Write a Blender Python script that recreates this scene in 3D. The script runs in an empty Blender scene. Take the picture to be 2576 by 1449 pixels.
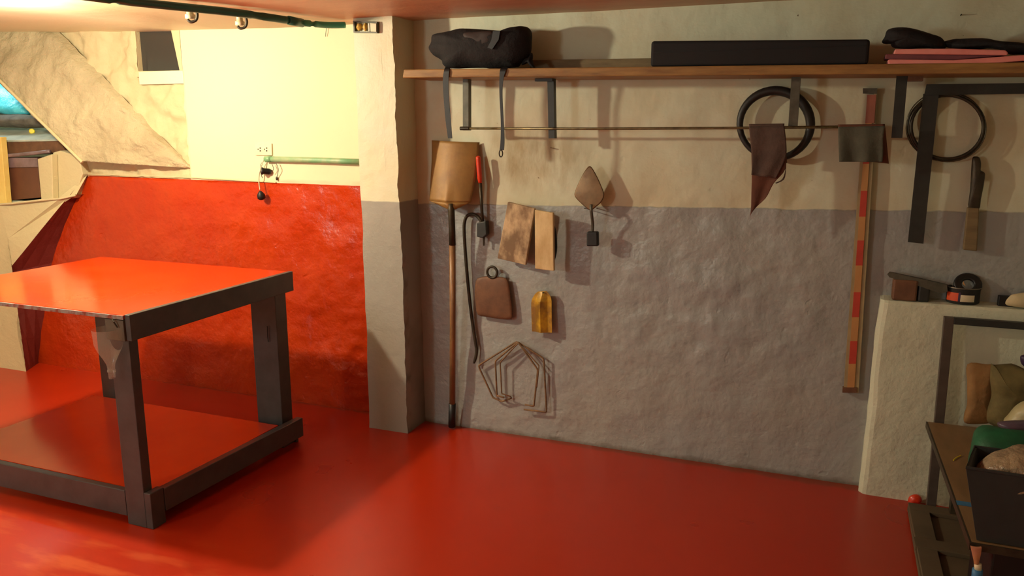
import bpy, bmesh, math, random
from mathutils import Vector, Matrix, noise
from math import sin, cos, pi, sqrt, atan, atan2, tan
random.seed(7)
S = bpy.context.scene
COL = S.collection

# ------------------------------------------------------------------ camera
F = 2000.0
CAM = Vector((1.974, -3.719, 1.600))
PITCH = math.radians(11.406); YAW = math.radians(21.544)
FW = Vector((-sin(YAW)*cos(PITCH), cos(YAW)*cos(PITCH), -sin(PITCH)))
RT = Vector((cos(YAW), sin(YAW), 0)); UP = RT.cross(FW)
cd = bpy.data.cameras.new('camera'); cam = bpy.data.objects.new('camera', cd); COL.objects.link(cam)
cd.sensor_width = 36; cd.lens = F/2576*36; cd.clip_start = .02
cam.matrix_world = Matrix.Translation(CAM) @ Matrix((RT, UP, -FW)).transposed().to_4x4()
S.camera = cam
S.view_settings.view_transform = 'Standard'; S.view_settings.look = 'None'
S.view_settings.gamma = 1; S.view_settings.use_curve_mapping = False
S.view_settings.exposure = 0.0

# ------------------------------------------------------------------ light
LAMP = Vector((-1.30, -1.42, 2.00))
ld = bpy.data.lights.new('ceiling_bulb_light', 'POINT'); ld.energy = 146; ld.color = (1.0, .87, .62); ld.shadow_soft_size = .04
lo = bpy.data.objects.new('ceiling_bulb_light', ld); lo.location = LAMP; COL.objects.link(lo)
# added cool fill light behind the camera, no lamp known there
l2 = bpy.data.lights.new('added_fill_light', 'POINT'); l2.shadow_soft_size = .22; l2.energy = 80; l2.color = (.86, .95, .93)
o2 = bpy.data.objects.new('added_fill_light', l2); o2.location = (-1.5, -4.5, 1.75); COL.objects.link(o2)
# cool light of the storage space behind the opening under the stair slab
l3 = bpy.data.lights.new('storage_light', 'POINT'); l3.shadow_soft_size = .08; l3.energy = 5; l3.color = (.82, .95, 1.0)
o3 = bpy.data.objects.new('storage_light', l3); o3.location = (-3.35, .12, 1.98); COL.objects.link(o3)
w = bpy.data.worlds.new('world'); S.world = w; w.use_nodes = True
w.node_tree.nodes['Background'].inputs[0].default_value = (.5, .55, .6, 1)
w.node_tree.nodes['Background'].inputs[1].default_value = .05

# ------------------------------------------------------------------ helpers
def ray(px, py): return FW + RT*((px-1288)/F) - UP*((py-724.5)/F)
def W(px, py, d=0.0):
    """point of the plane parallel to the back wall, d metres in front of it"""
    r = ray(px, py); return CAM + r*((-d-CAM.y)/r.y)
def Z(px, py, z=0.0):
    r = ray(px, py); return CAM + r*((z-CAM.z)/r.z)

ORG = {}
def worg(o): return ORG.get(o.name, Vector((0, 0, 0))) if o else Vector((0, 0, 0))
def tag(o, label=None, cat=None, group=None, kind=None):
    if label: o['label'] = label
    if cat: o['category'] = cat
    if group: o['group'] = group
    if kind: o['kind'] = kind
    return o
def thing(name, label, cat, loc, group=None):
    o = bpy.data.objects.new(name, None); COL.objects.link(o); o.empty_display_size = .05
    o.location = loc; ORG[o.name] = Vector(loc); return tag(o, label, cat, group)
def obj(name, bm, mat, parent=None, smooth=False, bevel=0, label=None, kind=None, seg=2, auto=True):
    if auto: bmesh.ops.recalc_face_normals(bm, faces=bm.faces)
    n = max(1, len(bm.verts)); c = Vector((0, 0, 0))
    for v in bm.verts: c += v.co
    c /= n
    for v in bm.verts: v.co -= c
    me = bpy.data.meshes.new(name); bm.to_mesh(me); bm.free()
    if smooth:
        me.polygons.foreach_set('use_smooth', [True]*len(me.polygons))
    for m in (mat if isinstance(mat, (list, tuple)) else [mat]): me.materials.append(m)
    o = bpy.data.objects.new(name, me); COL.objects.link(o)
    o.parent = parent; o.location = c - worg(parent); ORG[o.name] = c
    if bevel:
        b = o.modifiers.new('bevel', 'BEVEL'); b.width = bevel; b.segments = seg; b.limit_method = 'ANGLE'
    return tag(o, label, kind=kind)
def NB(): return bmesh.new()
def box(bm, a, b):
    x0, x1 = sorted((a[0], b[0])); y0, y1 = sorted((a[1], b[1])); z0, z1 = sorted((a[2], b[2]))
    return hexa(bm, [(x0,y0,z0),(x1,y0,z0),(x1,y1,z0),(x0,y1,z0),(x0,y0,z1),(x1,y0,z1),(x1,y1,z1),(x0,y1,z1)])
def hexa(bm, P):
    v = [bm.verts.new(p) for p in P]
    for f in ((0,3,2,1),(4,5,6,7),(0,1,5,4),(1,2,6,5),(2,3,7,6),(3,0,4,7)): bm.faces.new([v[i] for i in f])
    return bm
def prism(bm, pts, vec):
    """closed polygon pts extruded along vec"""
    a = [bm.verts.new(p) for p in pts]; b = [bm.verts.new(Vector(p)+Vector(vec)) for p in pts]
    bm.faces.new(a); bm.faces.new(b[::-1]); n = len(a)
    for i in range(n): bm.faces.new((a[i], b[i], b[(i+1)%n], a[(i+1)%n]))
    return bm
def plate(bm, px, d, th):
    return prism(bm, [W(x, y, d) for x, y in px], (0, th, 0))
def tube(bm, pts, r, seg=10, closed=False, flat=1.0, ref=Vector((0, 1, 0))):
    pts = [Vector(p) for p in pts]; n = len(pts); rings = []
    rr = r if isinstance(r, (list, tuple)) else [r]*n
    for i, p in enumerate(pts):
        if closed: t = pts[(i+1)%n]-pts[i-1]
        else: t = pts[min(i+1, n-1)]-pts[max(i-1, 0)]
        t.normalize(); rf = ref
        if abs(t.dot(rf)) > .95: rf = Vector((0, 0, 1))
        a = t.cross(rf).normalized(); b = t.cross(a).normalized()
        rings.append([bm.verts.new(p + a*(rr[i]*cos(2*pi*k/seg)) + b*(rr[i]*flat*sin(2*pi*k/seg))) for k in range(seg)])
    m = n if closed else n-1
    for i in range(m):
        A, B = rings[i], rings[(i+1)%n]
        for k in range(seg): bm.faces.new((A[k], A[(k+1)%seg], B[(k+1)%seg], B[k]))
    if not closed: bm.faces.new(rings[0][::-1]); bm.faces.new(rings[-1])
    return bm
def smoothpath(pts, k=6, closed=False):
    pts = [Vector(p) for p in pts]; n = len(pts); out = []
    rng = n if closed else n-1
    for i in range(rng):
        if closed: p0, p1, p2, p3 = pts[i-1], pts[i], pts[(i+1)%n], pts[(i+2)%n]
        else: p0, p1, p2, p3 = pts[max(i-1, 0)], pts[i], pts[i+1], pts[min(i+2, n-1)]
        for j in range(k):
            t = j/k
            out.append(.5*((2*p1)+(-p0+p2)*t+(2*p0-5*p1+4*p2-p3)*t*t+(-p0+3*p1-3*p2+p3)*t**3))
    if not closed: out.append(pts[-1])
    return out
def lathe(bm, prof, org, axis=Vector((0, 0, 1)), seg=20, cap=True):
    axis = Vector(axis).normalized(); u = axis.orthogonal().normalized(); v = axis.cross(u); rings = []
    for r, h in prof:
        rings.append([bm.verts.new(Vector(org)+axis*h+u*(r*cos(2*pi*k/seg))+v*(r*sin(2*pi*k/seg))) for k in range(seg)])
    for A, B in zip(rings, rings[1:]):
        for k in range(seg): bm.faces.new((A[k], A[(k+1)%seg], B[(k+1)%seg], B[k]))
    if cap: bm.faces.new(rings[0][::-1]); bm.faces.new(rings[-1])
    return bm
def inflate(bm, outline, front, back=0.0, rings=7, nz=0.0, ns=6.0, k=5, power=.5, lean=None):
    """outline: 3D points of a closed loop facing -y; bulged by front towards the room and by back towards the wall"""
    o = smoothpath(outline, k, True); c = Vector((0, 0, 0))
    for p in o: c += p
    c /= len(o); n = len(o)
    def layer(s, dep, sg):
        L = []
        for p in o:
            q = c+(p-c)*s; q = q + Vector((0, -sg*dep*(1-s*s)**power, 0))
            if nz: q += Vector((.5, 1, .7))*(nz*noise.noise(q*ns)*(1 if s < .999 else .3))
            L.append(bm.verts.new(q))
        return L
    edge = layer(1, 0, 1)
    for dep, sg in ((front, 1), (back, -1)):
        prev = edge
        for i in range(1, rings):
            s = cos(pi/2*i/rings); cur = layer(s, dep, sg)
            for j in range(n):
                q = (prev[j], prev[(j+1)%n], cur[(j+1)%n], cur[j]); bm.faces.new(q if sg > 0 else q[::-1])
            prev = cur
        ct = c+Vector((0, -sg*dep, 0)); cv = bm.verts.new(ct)
        for j in range(n):
            q = (prev[j], prev[(j+1)%n], cv); bm.faces.new(q if sg > 0 else q[::-1])
    return bm
def loft(bm, A, B, nu=16, bulge=None, th=.003):
    """sheet between two polylines A and B (same length), offset by bulge(u, v) towards -y, with thickness"""
    lay = []
    for off in (0, th):
        L = []
        for j, (a, b) in enumerate(zip(A, B)):
            vv = j/(len(A)-1)
            L.append([bm.verts.new(Vector(a).lerp(Vector(b), i/nu) + Vector((0, -(bulge(i/nu, vv) if bulge else 0)+off, 0))) for i in range(nu+1)])
        lay.append(L)
    f, g = lay; m = len(A)
    for j in range(m-1):
        for i in range(nu):
            bm.faces.new((f[j][i], f[j+1][i], f[j+1][i+1], f[j][i+1])); bm.faces.new((g[j][i], g[j][i+1], g[j+1][i+1], g[j+1][i]))
    for j in range(m-1):
        bm.faces.new((f[j][0], g[j][0], g[j+1][0], f[j+1][0])); bm.faces.new((f[j][nu], f[j+1][nu], g[j+1][nu], g[j][nu]))
    for i in range(nu):
        bm.faces.new((f[0][i], f[0][i+1], g[0][i+1], g[0][i])); bm.faces.new((f[m-1][i], g[m-1][i], g[m-1][i+1], f[m-1][i+1]))
    return bm

# ------------------------------------------------------------------ materials
def srgb(r, g, b):
    f = lambda c: (c/255/12.92) if c/255 <= .04045 else ((c/255+.055)/1.055)**2.4
    return (f(r), f(g), f(b), 1)
class NT:
    def __init__(s, name):
        s.m = bpy.data.materials.new(name); s.m.use_nodes = True; s.t = s.m.node_tree; s.n = s.t.nodes
        s.b = s.n['Principled BSDF']
    def add(s, typ, **kw):
        n = s.n.new(typ)
        for k, v in kw.items(): setattr(n, k, v)
        return n
    def link(s, a, b): s.t.links.new(a, b)
    def val(s, x, sock):
        if hasattr(x, 'default_value') or hasattr(x, 'is_output'): s.link(x, sock)
        else: sock.default_value = x
    def math(s, op, a, b=0.0, clamp=False):
        n = s.add('ShaderNodeMath', operation=op, use_clamp=clamp); s.val(a, n.inputs[0]); s.val(b, n.inputs[1]); return n.outputs[0]
    def mix(s, fac, a, b, mode='MIX'):
        n = s.add('ShaderNodeMix', data_type='RGBA', blend_type=mode)
        s.val(fac, n.inputs[0]); s.val(a, n.inputs[6]); s.val(b, n.inputs[7]); return n.outputs[2]
    def noise(s, vec, scale, detail=4, rough=.55, dist=0):
        n = s.add('ShaderNodeTexNoise'); n.inputs['Scale'].default_value = scale; n.inputs['Detail'].default_value = detail
        n.inputs['Roughness'].default_value = rough; n.inputs['Distortion'].default_value = dist; s.link(vec, n.inputs['Vector']); return n.outputs[0]
    def pos(s): return s.add('ShaderNodeNewGeometry').outputs['Position']
    def ramp(s, x, lo, hi):
        n = s.add('ShaderNodeMapRange'); s.link(x, n.inputs[0]); n.inputs[1].default_value = lo; n.inputs[2].default_value = hi; return n.outputs[0]
    def bump(s, h, strength, dist=.01):
        n = s.add('ShaderNodeBump'); n.inputs['Strength'].default_value = strength; n.inputs['Distance'].default_value = dist
        s.link(h, n.inputs['Height']); s.link(n.outputs[0], s.b.inputs['Normal'])
def stretch(t, vec, sc):
    n = t.add('ShaderNodeMapping'); n.inputs['Scale'].default_value = sc; t.link(vec, n.inputs['Vector']); return n.outputs[0]
def mat(name, c1, c2=None, rough=.6, ns=12, metal=0, bump=.15, bs=60, bd=.003, sc=(1, 1, 1), lo=.35, hi=.7, spec=.5, coat=0, trans=0, alpha=1):
    t = NT(name); P = stretch(t, t.add('ShaderNodeTexCoord').outputs['Object'], sc)
    c2 = c2 or tuple(x*.7 for x in c1[:3])+(1,)
    f = t.ramp(t.noise(P, ns, 5, .6), lo, hi)
    t.link(t.mix(f, c1, c2), t.b.inputs['Base Color'])
    t.b.inputs['Roughness'].default_value = rough; t.b.inputs['Metallic'].default_value = metal
    t.b.inputs['Specular IOR Level'].default_value = spec; t.b.inputs['Coat Weight'].default_value = coat
    t.b.inputs['Transmission Weight'].default_value = trans; t.b.inputs['Alpha'].default_value = alpha
    if bump: t.bump(t.noise(P, bs, 4, .6), bump, bd)
    return t.m

CREAM = srgb(208, 212, 188); CREAM_L = srgb(216, 208, 172); GREY = srgb(154, 158, 158); RED = srgb(168, 46, 10)
def wall_material():
    t = NT('painted_plaster_wall'); P = t.pos(); x = t.add('ShaderNodeSeparateXYZ'); t.link(P, x.inputs[0]); X, Y, Zc = x.outputs
    wob = t.math('MULTIPLY', t.math('SUBTRACT', t.noise(P, 9, 3), .5), .022)
    # right bay: grey dado, cream above
    edge = t.math('ADD', t.math('MULTIPLY', X, .021), 1.208)
    hi = t.ramp(t.math('ADD', t.math('SUBTRACT', Zc, edge), wob), -.003, .003)
    cr = t.mix(t.ramp(t.noise(P, 2.2, 5, .6), .4, .75), CREAM, srgb(196, 184, 150))
    # old brownish stain around the trowel hooks
    sx = t.math('POWER', t.math('MULTIPLY', t.math('SUBTRACT', X, .62), 2.6), 2.0); sz = t.math('POWER', t.math('MULTIPLY', t.math('SUBTRACT', Zc, 1.45), 5.0), 2.0)
    st = t.math('SUBTRACT', 1.0, t.math('ADD', sx, sz), True)
    st = t.math('MULTIPLY', t.math('MULTIPLY', st, t.ramp(t.noise(stretch(t, P, (3, 3, 1)), 3.5, 5, .65), .35, .62)), .75)
    cr = t.mix(st, cr, srgb(150, 128, 84))
    sp = t.ramp(t.noise(P, 38, 2, .5), .76, .79)
    cr = t.mix(sp, cr, srgb(120, 108, 84))
    gr = t.mix(t.ramp(t.noise(P, 1.7, 5, .6), .35, .7), GREY, srgb(160, 160, 154))
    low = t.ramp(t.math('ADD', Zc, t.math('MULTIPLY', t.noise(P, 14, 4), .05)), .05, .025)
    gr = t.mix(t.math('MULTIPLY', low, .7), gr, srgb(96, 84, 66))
    right = t.mix(hi, gr, cr)
    # left bay: red enamel dado, bright cream above
    el = t.math('ADD', t.math('MULTIPLY', t.math('SUBTRACT', X, -1.0), -.006), 1.295)
    h2 = t.ramp(t.math('ADD', t.math('SUBTRACT', Zc, el), t.math('MULTIPLY', wob, .25)), -.002, .002)
    rd = t.mix(t.ramp(t.noise(P, 3, 5, .65), .4, .75), RED, srgb(180, 58, 12))
    rough_zone = t.ramp(t.math('ADD', X, t.math('MULTIPLY', wob, 1.5)), -1.555, -1.545)
    crl = t.mix(rough_zone, srgb(196, 182, 142), CREAM_L)
    left = t.mix(h2, rd, crl)
    isr = t.ramp(X, -.121, -.12)
    t.link(t.mix(isr, left, right), t.b.inputs['Base Color'])
    n1 = t.noise(P, 6, 5, .5); n2 = t.noise(P, 40, 3, .5)
    pits = t.math('MULTIPLY', t.ramp(t.noise(P, 11, 3, .5, .4), .66, .76), -.16)
    hgt = t.math('ADD', t.math('ADD', t.math('MULTIPLY', n1, .9), t.math('ADD', t.math('MULTIPLY', n2, .12), t.math('MULTIPLY', t.noise(P, 16, 4, .55), .42))), pits)
    amp = t.mix(t.math('MULTIPLY', hi, isr), (1, 1, 1, 1), (.45, .45, .45, 1))
    calm = t.math('MULTIPLY', t.math('MULTIPLY', h2, rough_zone), t.math('SUBTRACT', 1.0, isr))
    amp = t.mix(calm, amp, (.15, .15, .15, 1))
    t.bump(t.math('MULTIPLY', hgt, amp), .55, .026)
    redm = t.math('MULTIPLY', t.math('SUBTRACT', 1.0, isr), t.math('SUBTRACT', 1.0, h2))
    greym = t.math('MULTIPLY', isr, t.math('SUBTRACT', 1.0, hi))
    r = t.math('SUBTRACT', .72, t.math('MULTIPLY', redm, .47)); r = t.math('SUBTRACT', r, t.math('MULTIPLY', greym, .36))
    t.link(r, t.b.inputs['Roughness'])
    return t.m
M = {}
M['wall'] = wall_material()
def plain_wall(name, c, amp=.3, rough=.7, c2=None, scale=14):
    t = NT(name); P = t.pos()
    t.link(t.mix(t.ramp(t.noise(P, 2.5, 5), .35, .7), c, c2 or tuple(v*.9 for v in c[:3])+(1,)), t.b.inputs['Base Color'])
    t.b.inputs['Roughness'].default_value = rough; t.bump(t.math('ADD', t.noise(P, scale, 6, .65), t.math('MULTIPLY', t.noise(P, scale*5, 3), .25)), amp, .022); return t.m
M['cream'] = plain_wall('cream_wall', CREAM)
M['stair'] = plain_wall('rough_cream_plaster', srgb(184, 172, 138), 1.0, .75, srgb(160, 146, 114), 9)
M['maroon'] = plain_wall('shaded_maroon_side', srgb(104, 34, 28), .3, .5)  # casing side darkened to maroon, its shade put into the colour
M['casing'] = plain_wall('casing_plaster', srgb(204, 190, 148), .25, .7)
def pillar_material():
    t = NT('painted_pillar'); P = t.pos(); x = t.add('ShaderNodeSeparateXYZ'); t.link(P, x.inputs[0]); X, Y, Zc = x.outputs
    wob = t.math('MULTIPLY', t.math('SUBTRACT', t.noise(P, 9, 3), .5), .01)
    hi = t.ramp(t.math('ADD', t.math('SUBTRACT', Zc, 1.232), wob), -.003, .003)
    base = t.mix(hi, srgb(150, 147, 138), t.mix(t.ramp(t.noise(P, 3, 4), .4, .7), CREAM_L, CREAM))
    side = t.ramp(X, -.018, -.012)   # side face turned to the tool wall: its shade put into a darker grey
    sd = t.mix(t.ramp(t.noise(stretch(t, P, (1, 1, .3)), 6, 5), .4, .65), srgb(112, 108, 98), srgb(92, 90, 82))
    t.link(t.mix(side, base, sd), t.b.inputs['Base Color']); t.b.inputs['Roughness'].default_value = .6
    t.bump(t.math('ADD', t.noise(P, 26, 6, .6), t.math('MULTIPLY', t.noise(P, 100, 3), .3)), .3, .01); return t.m
M['pillar'] = pillar_material()
def floor_material():
    t = NT('red_enamel_floor'); P = t.pos()
    c = t.mix(t.ramp(t.noise(P, 1.6, 5), .35, .7), srgb(166, 40, 12), srgb(172, 44, 12))
    strk = t.ramp(t.noise(stretch(t, P, (1.2, 5, 1)), 1.6, 4, .6), .50, .62)
    x = t.add('ShaderNodeSeparateXYZ'); t.link(P, x.inputs[0])
    near = t.math('MULTIPLY', t.ramp(x.outputs[1], -1.45, -1.75), t.ramp(x.outputs[0], .6, .1))
    c = t.mix(t.math('MULTIPLY', t.math('MULTIPLY', strk, near), .6), c, srgb(200, 92, 48))
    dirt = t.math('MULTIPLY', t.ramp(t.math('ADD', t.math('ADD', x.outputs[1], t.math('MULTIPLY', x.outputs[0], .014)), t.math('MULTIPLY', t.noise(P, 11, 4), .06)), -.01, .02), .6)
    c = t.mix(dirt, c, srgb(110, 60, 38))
    t.link(c, t.b.inputs['Base Color'])
    t.link(t.math('ADD', .24, t.math('MULTIPLY', t.noise(P, 2, 3, .5), .10)), t.b.inputs['Roughness'])
    t.b.inputs['Specular IOR Level'].default_value = .45
    t.bump(t.noise(P, 3, 2), .10, .012); return t.m
M['floor'] = floor_material()
def ceil_material():
    t = NT('painted_ceiling'); P = t.pos(); x = t.add('ShaderNodeSeparateXYZ'); t.link(P, x.inputs[0]); X, Y, _ = x.outputs
    e = t.math('ADD', t.math('SUBTRACT', X, t.math('MULTIPLY', Y, .37)), .33)
    e = t.math('ADD', e, t.math('MULTIPLY', t.math('SUBTRACT', t.noise(P, 7, 3), .5), .05))
    terra = t.mix(t.ramp(t.noise(stretch(t, P, (1, 2.5, 1)), 3.2, 5, .6), .35, .7), srgb(212, 170, 132), srgb(198, 148, 114))
    tan_ = t.mix(t.ramp(t.math('ADD', X, t.math('MULTIPLY', t.noise(P, 5, 4), .2)), -1.45, -1.1), srgb(228, 222, 190), srgb(186, 168, 132))  # lighter left paint, turned cream towards the bulb with its glow painted in
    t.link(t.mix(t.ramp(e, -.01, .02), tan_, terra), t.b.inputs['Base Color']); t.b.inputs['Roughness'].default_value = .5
    t.bump(t.math('ADD', t.noise(P, 14, 5), t.math('MULTIPLY', t.noise(P, 90, 3), .2)), .2, .01); return t.m
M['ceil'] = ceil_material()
def table_red():
    t = NT('red_enamel_tabletop'); P = t.pos()
    t.link(t.mix(t.ramp(t.noise(P, 3, 4), .4, .7), srgb(204, 58, 6), srgb(212, 66, 8)), t.b.inputs['Base Color'])
    t.link(t.math('ADD', .12, t.math('MULTIPLY', t.noise(P, 4, 4), .10)), t.b.inputs['Roughness'])
    t.b.inputs['Coat Weight'].default_value = .25; t.b.inputs['Coat Roughness'].default_value = .12
    t.bump(t.noise(P, 9, 3), .05, .01); return t.m
M['tabletop'] = table_red()
M['tablegrey'] = mat('dark_grey_gloss_paint', srgb(74, 74, 74), srgb(60, 60, 60), .38, bump=.12, bs=30, sc=(1, 1, 1))
M['edge'] = mat('worn_edge', srgb(150, 140, 132), srgb(140, 60, 40), .6, ns=20, lo=.45, hi=.6)
M['wood'] = mat('shelf_wood', srgb(160, 122, 66), srgb(124, 88, 46), .55, ns=6, sc=(1, 8, 8), bump=.25, bs=25)
M['postbrown'] = mat('brown_painted_steel', srgb(92, 82, 74), srgb(76, 66, 60), .5, ns=12, metal=.2)
M['board'] = mat('weathered_board', srgb(128, 110, 76), srgb(104, 88, 60), .7, ns=6, sc=(1, 6, 6), bump=.3)
M['shaft'] = mat('varnished_handle_wood', srgb(160, 120, 80), srgb(112, 80, 52), .4, ns=9, sc=(4, 4, .6))
M['rustblade'] = mat('rusty_brown_steel', srgb(156, 118, 62), srgb(124, 92, 52), .55, ns=7, metal=.1, bump=.2)
M['rust'] = mat('dark_rust', srgb(122, 84, 58), srgb(94, 64, 46), .6, ns=14, metal=.1, bump=.3)
M['iron'] = mat('dark_iron', srgb(70, 62, 46), srgb(48, 42, 34), .5, ns=18, metal=.4, bump=.25)
M['irongrey'] = mat('dark_painted_steel', srgb(50, 52, 50), srgb(40, 42, 40), .5, ns=18, metal=.2)
M['bracket'] = mat('grey_steel_bracket', srgb(98, 96, 84), srgb(72, 72, 62), .5, ns=18, metal=.3)
M['rod'] = mat('brass_rod', srgb(130, 118, 82), srgb(90, 80, 60), .35, metal=.5, ns=20)
M['black'] = mat('black_plastic', srgb(12, 12, 13), srgb(18, 17, 18), .5, bump=.1)
M['blackmat'] = mat('black_carton', srgb(22, 22, 25), srgb(17, 17, 19), .8, ns=5, bump=.08)
M['blackcloth'] = mat('black_cloth', srgb(24, 21, 22), srgb(15, 13, 15), .85, ns=9, bump=.5, bs=30, bd=.01)
M['bagbrown'] = mat('dark_brown_nylon', srgb(56, 42, 38), srgb(42, 33, 31), .7, ns=9, bump=.3)
M['rubber'] = mat('black_rubber', srgb(24, 22, 21), srgb(36, 33, 30), .5, ns=20, bump=.1)
M['rag'] = mat('dark_brown_rag', srgb(92, 72, 62), srgb(72, 56, 50), .9, ns=10, bump=.6, bs=40, bd=.006)
M['ragred'] = mat('reddish_brown_rag', srgb(104, 62, 44), srgb(84, 50, 38), .9, ns=10, bump=.5)
M['raggrey'] = mat('grey_green_rag', srgb(88, 88, 74), srgb(72, 74, 62), .9, ns=10, bump=.6, bs=40, bd=.006)
M['pink'] = mat('pink_foam', srgb(236, 154, 144), srgb(222, 134, 126), .7, ns=8)
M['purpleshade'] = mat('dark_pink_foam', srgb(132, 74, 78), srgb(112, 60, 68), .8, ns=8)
M['redplastic'] = mat('red_plastic', srgb(214, 62, 30), srgb(196, 48, 24), .3, bump=0)
M['yellow'] = mat('ochre_paint_worn', srgb(206, 160, 44), srgb(140, 102, 42), .4, ns=11, metal=.1, lo=.4, hi=.6)
M['woodfloat'] = mat('weathered_float_wood', srgb(204, 178, 140), srgb(128, 102, 76), .75, ns=9, sc=(1, 1, .6), lo=.42, hi=.58, bump=.35)
M['woodfloat2'] = mat('pale_float_wood', srgb(232, 208, 158), srgb(190, 156, 104), .7, ns=12, sc=(1, 1, .4), bump=.3)
M['trowel'] = mat('dirty_trowel_steel', srgb(148, 124, 92), srgb(116, 96, 72), .5, ns=12, metal=.25, bump=.2)
M['conduit'] = mat('green_pvc', srgb(40, 104, 92), srgb(30, 84, 70), .35, ns=4, bump=.05)
M['teal'] = mat('teal_pvc', srgb(64, 158, 134), srgb(52, 140, 118), .35, ns=4, bump=.05)
M['palegreen'] = mat('pale_green_painted_pipe', srgb(148, 168, 128), srgb(110, 158, 114), .45, ns=4, sc=(1, 1, 1), lo=.45, hi=.55, bump=.08)
M['white'] = mat('off_white_plastic', srgb(222, 212, 180), srgb(208, 196, 160), .5, bump=.05)
M['porcelain'] = mat('cream_porcelain', srgb(236, 226, 190), srgb(190, 170, 130), .35, ns=30)
M['yelwire'] = mat('yellow_wire_nut', srgb(216, 186, 92), srgb(190, 152, 66), .5, ns=40)
M['cyan'] = mat('cyan_tarp', srgb(86, 206, 226), srgb(46, 172, 202), .4, ns=12, bump=.6, bs=18, bd=.02)
M['greycloth'] = mat('grey_cloth', srgb(112, 108, 98), srgb(74, 70, 64), .85, ns=12, bump=.5, bs=20, bd=.01)
M['paleslab'] = mat('pale_grey_board', srgb(190, 200, 186), srgb(160, 172, 162), .6, ns=8)
M['brownpanel'] = mat('dark_brown_box', srgb(112, 70, 48), srgb(90, 52, 38), .5, ns=4)
M['yellowcap'] = mat('yellow_plastic', srgb(240, 222, 20), srgb(232, 210, 20), .4, bump=0)
M['gold'] = mat('yellow_painted_wood', srgb(236, 206, 120), srgb(228, 190, 100), .6)
M['purplefilm'] = mat('grey_violet_film', srgb(138, 116, 120), srgb(106, 84, 84), .3, ns=9)
M['plywood'] = mat('plywood_top', srgb(138, 108, 72), srgb(118, 94, 60), .55, ns=5, sc=(4, 1, 1), bump=.1)
M['sack'] = mat('tan_paper_sack', srgb(152, 114, 66), srgb(126, 94, 54), .75, ns=7, bump=.4, bs=25, bd=.01)
M['olive'] = mat('olive_mesh_sack', srgb(116, 104, 62), srgb(88, 80, 46), .85, ns=12, bump=.5)
M['palesack'] = mat('pale_plastic_sack', srgb(190, 182, 138), srgb(164, 152, 108), .4, ns=8)
M['violet'] = mat('violet_film', srgb(94, 80, 92), srgb(70, 54, 76), .3, ns=10)
M['green'] = mat('dark_green_cloth', srgb(22, 96, 60), srgb(12, 64, 38), .6, ns=8, bump=.5, bs=14, bd=.01)
M['foil'] = mat('shiny_grey_plastic', srgb(172, 150, 118), srgb(120, 100, 80), .22, ns=12, bump=.8, bs=26, bd=.02)
M['crate'] = mat('charcoal_crate', srgb(48, 53, 53), srgb(40, 43, 43), .55, ns=6, bump=.15)
M['slab'] = mat('dusty_brown_boards', srgb(96, 82, 60), srgb(80, 68, 50), .7, ns=6, bump=.25)
M['orange'] = mat('orange_label', srgb(222, 86, 38), srgb(206, 72, 30), .5, bump=0)
M['navy'] = mat('navy_label', srgb(62, 42, 74), srgb(50, 36, 64), .5, bump=0)
M['tin'] = mat('tin_rim', srgb(160, 156, 140), srgb(120, 114, 100), .3, metal=.6)
M['blue'] = mat('blue_paint', srgb(60, 122, 168), srgb(48, 104, 150), .5, bump=0)
M['pinkwood'] = mat('pinkish_handle', srgb(196, 128, 104), srgb(176, 122, 70), .5)
M['rulerwood'] = mat('ochre_staff_paint', srgb(192, 140, 84), srgb(176, 128, 78), .55, ns=10, sc=(1, 1, .4))
M['rulerred'] = mat('red_staff_paint', srgb(192, 68, 50), srgb(176, 58, 46), .5, ns=10)
M['rulerside'] = mat('pale_staff_side', srgb(166, 148, 108), srgb(146, 130, 96), .6, ns=10)
M['pinkbrown'] = mat('dusty_pink_paint', srgb(168, 100, 78), srgb(150, 88, 72), .6, ns=10)
M['wire'] = mat('steel_wire', srgb(92, 84, 66), srgb(60, 54, 44), .4, metal=.5, ns=30)
M['stirrup'] = mat('rusty_rebar', srgb(136, 104, 70), srgb(96, 72, 50), .65, ns=20)
t = NT('dark_window_pane'); t.b.inputs['Base Color'].default_value = srgb(56, 54, 50); t.b.inputs['Roughness'].default_value = .12; M['glass'] = t.m
t = NT('clear_bottle_plastic'); t.b.inputs['Base Color'].default_value = (.85, .78, .62, 1); t.b.inputs['Roughness'].default_value = .12
t.b.inputs['Alpha'].default_value = .20; t.b.inputs['Specular IOR Level'].default_value = 1.0; M['pet'] = t.m

# ------------------------------------------------------------------ structure
def fbm(p, s, o=4):
    return noise.fractal(p*s, .9, 2.1, o)
WX0, WX1, HZ = -3.9, 3.4, 2.30
def wy(x, z):
    """relief of the hand-plastered back wall (negative = towards the room)"""
    p = Vector((x, 0, z)); a = -.006*fbm(p, 1.6, 3) - .0025*fbm(p, 7, 4)
    if x > -.1:
        k = max(0, 1-abs(x-1.55)/.9)*max(0, 1-abs(z-.8)/.75); a -= .020*k*fbm(p+Vector((5, 0, 2)), 3.6, 6)
    elif z < 1.3:
        a -= .012*fbm(p+Vector((3, 0, 1)), 4, 6)*min(1, max(0, (x+1.7)))
        a += .004
    elif x > -1.55: a *= .35; a -= .004
    else:
        n = fbm(p+Vector((1, 2, 5)), 6, 4); a -= .018*max(-.7, min(.8, n*2.4))+.006*fbm(p, 16, 4); a += .022
    return a
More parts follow.
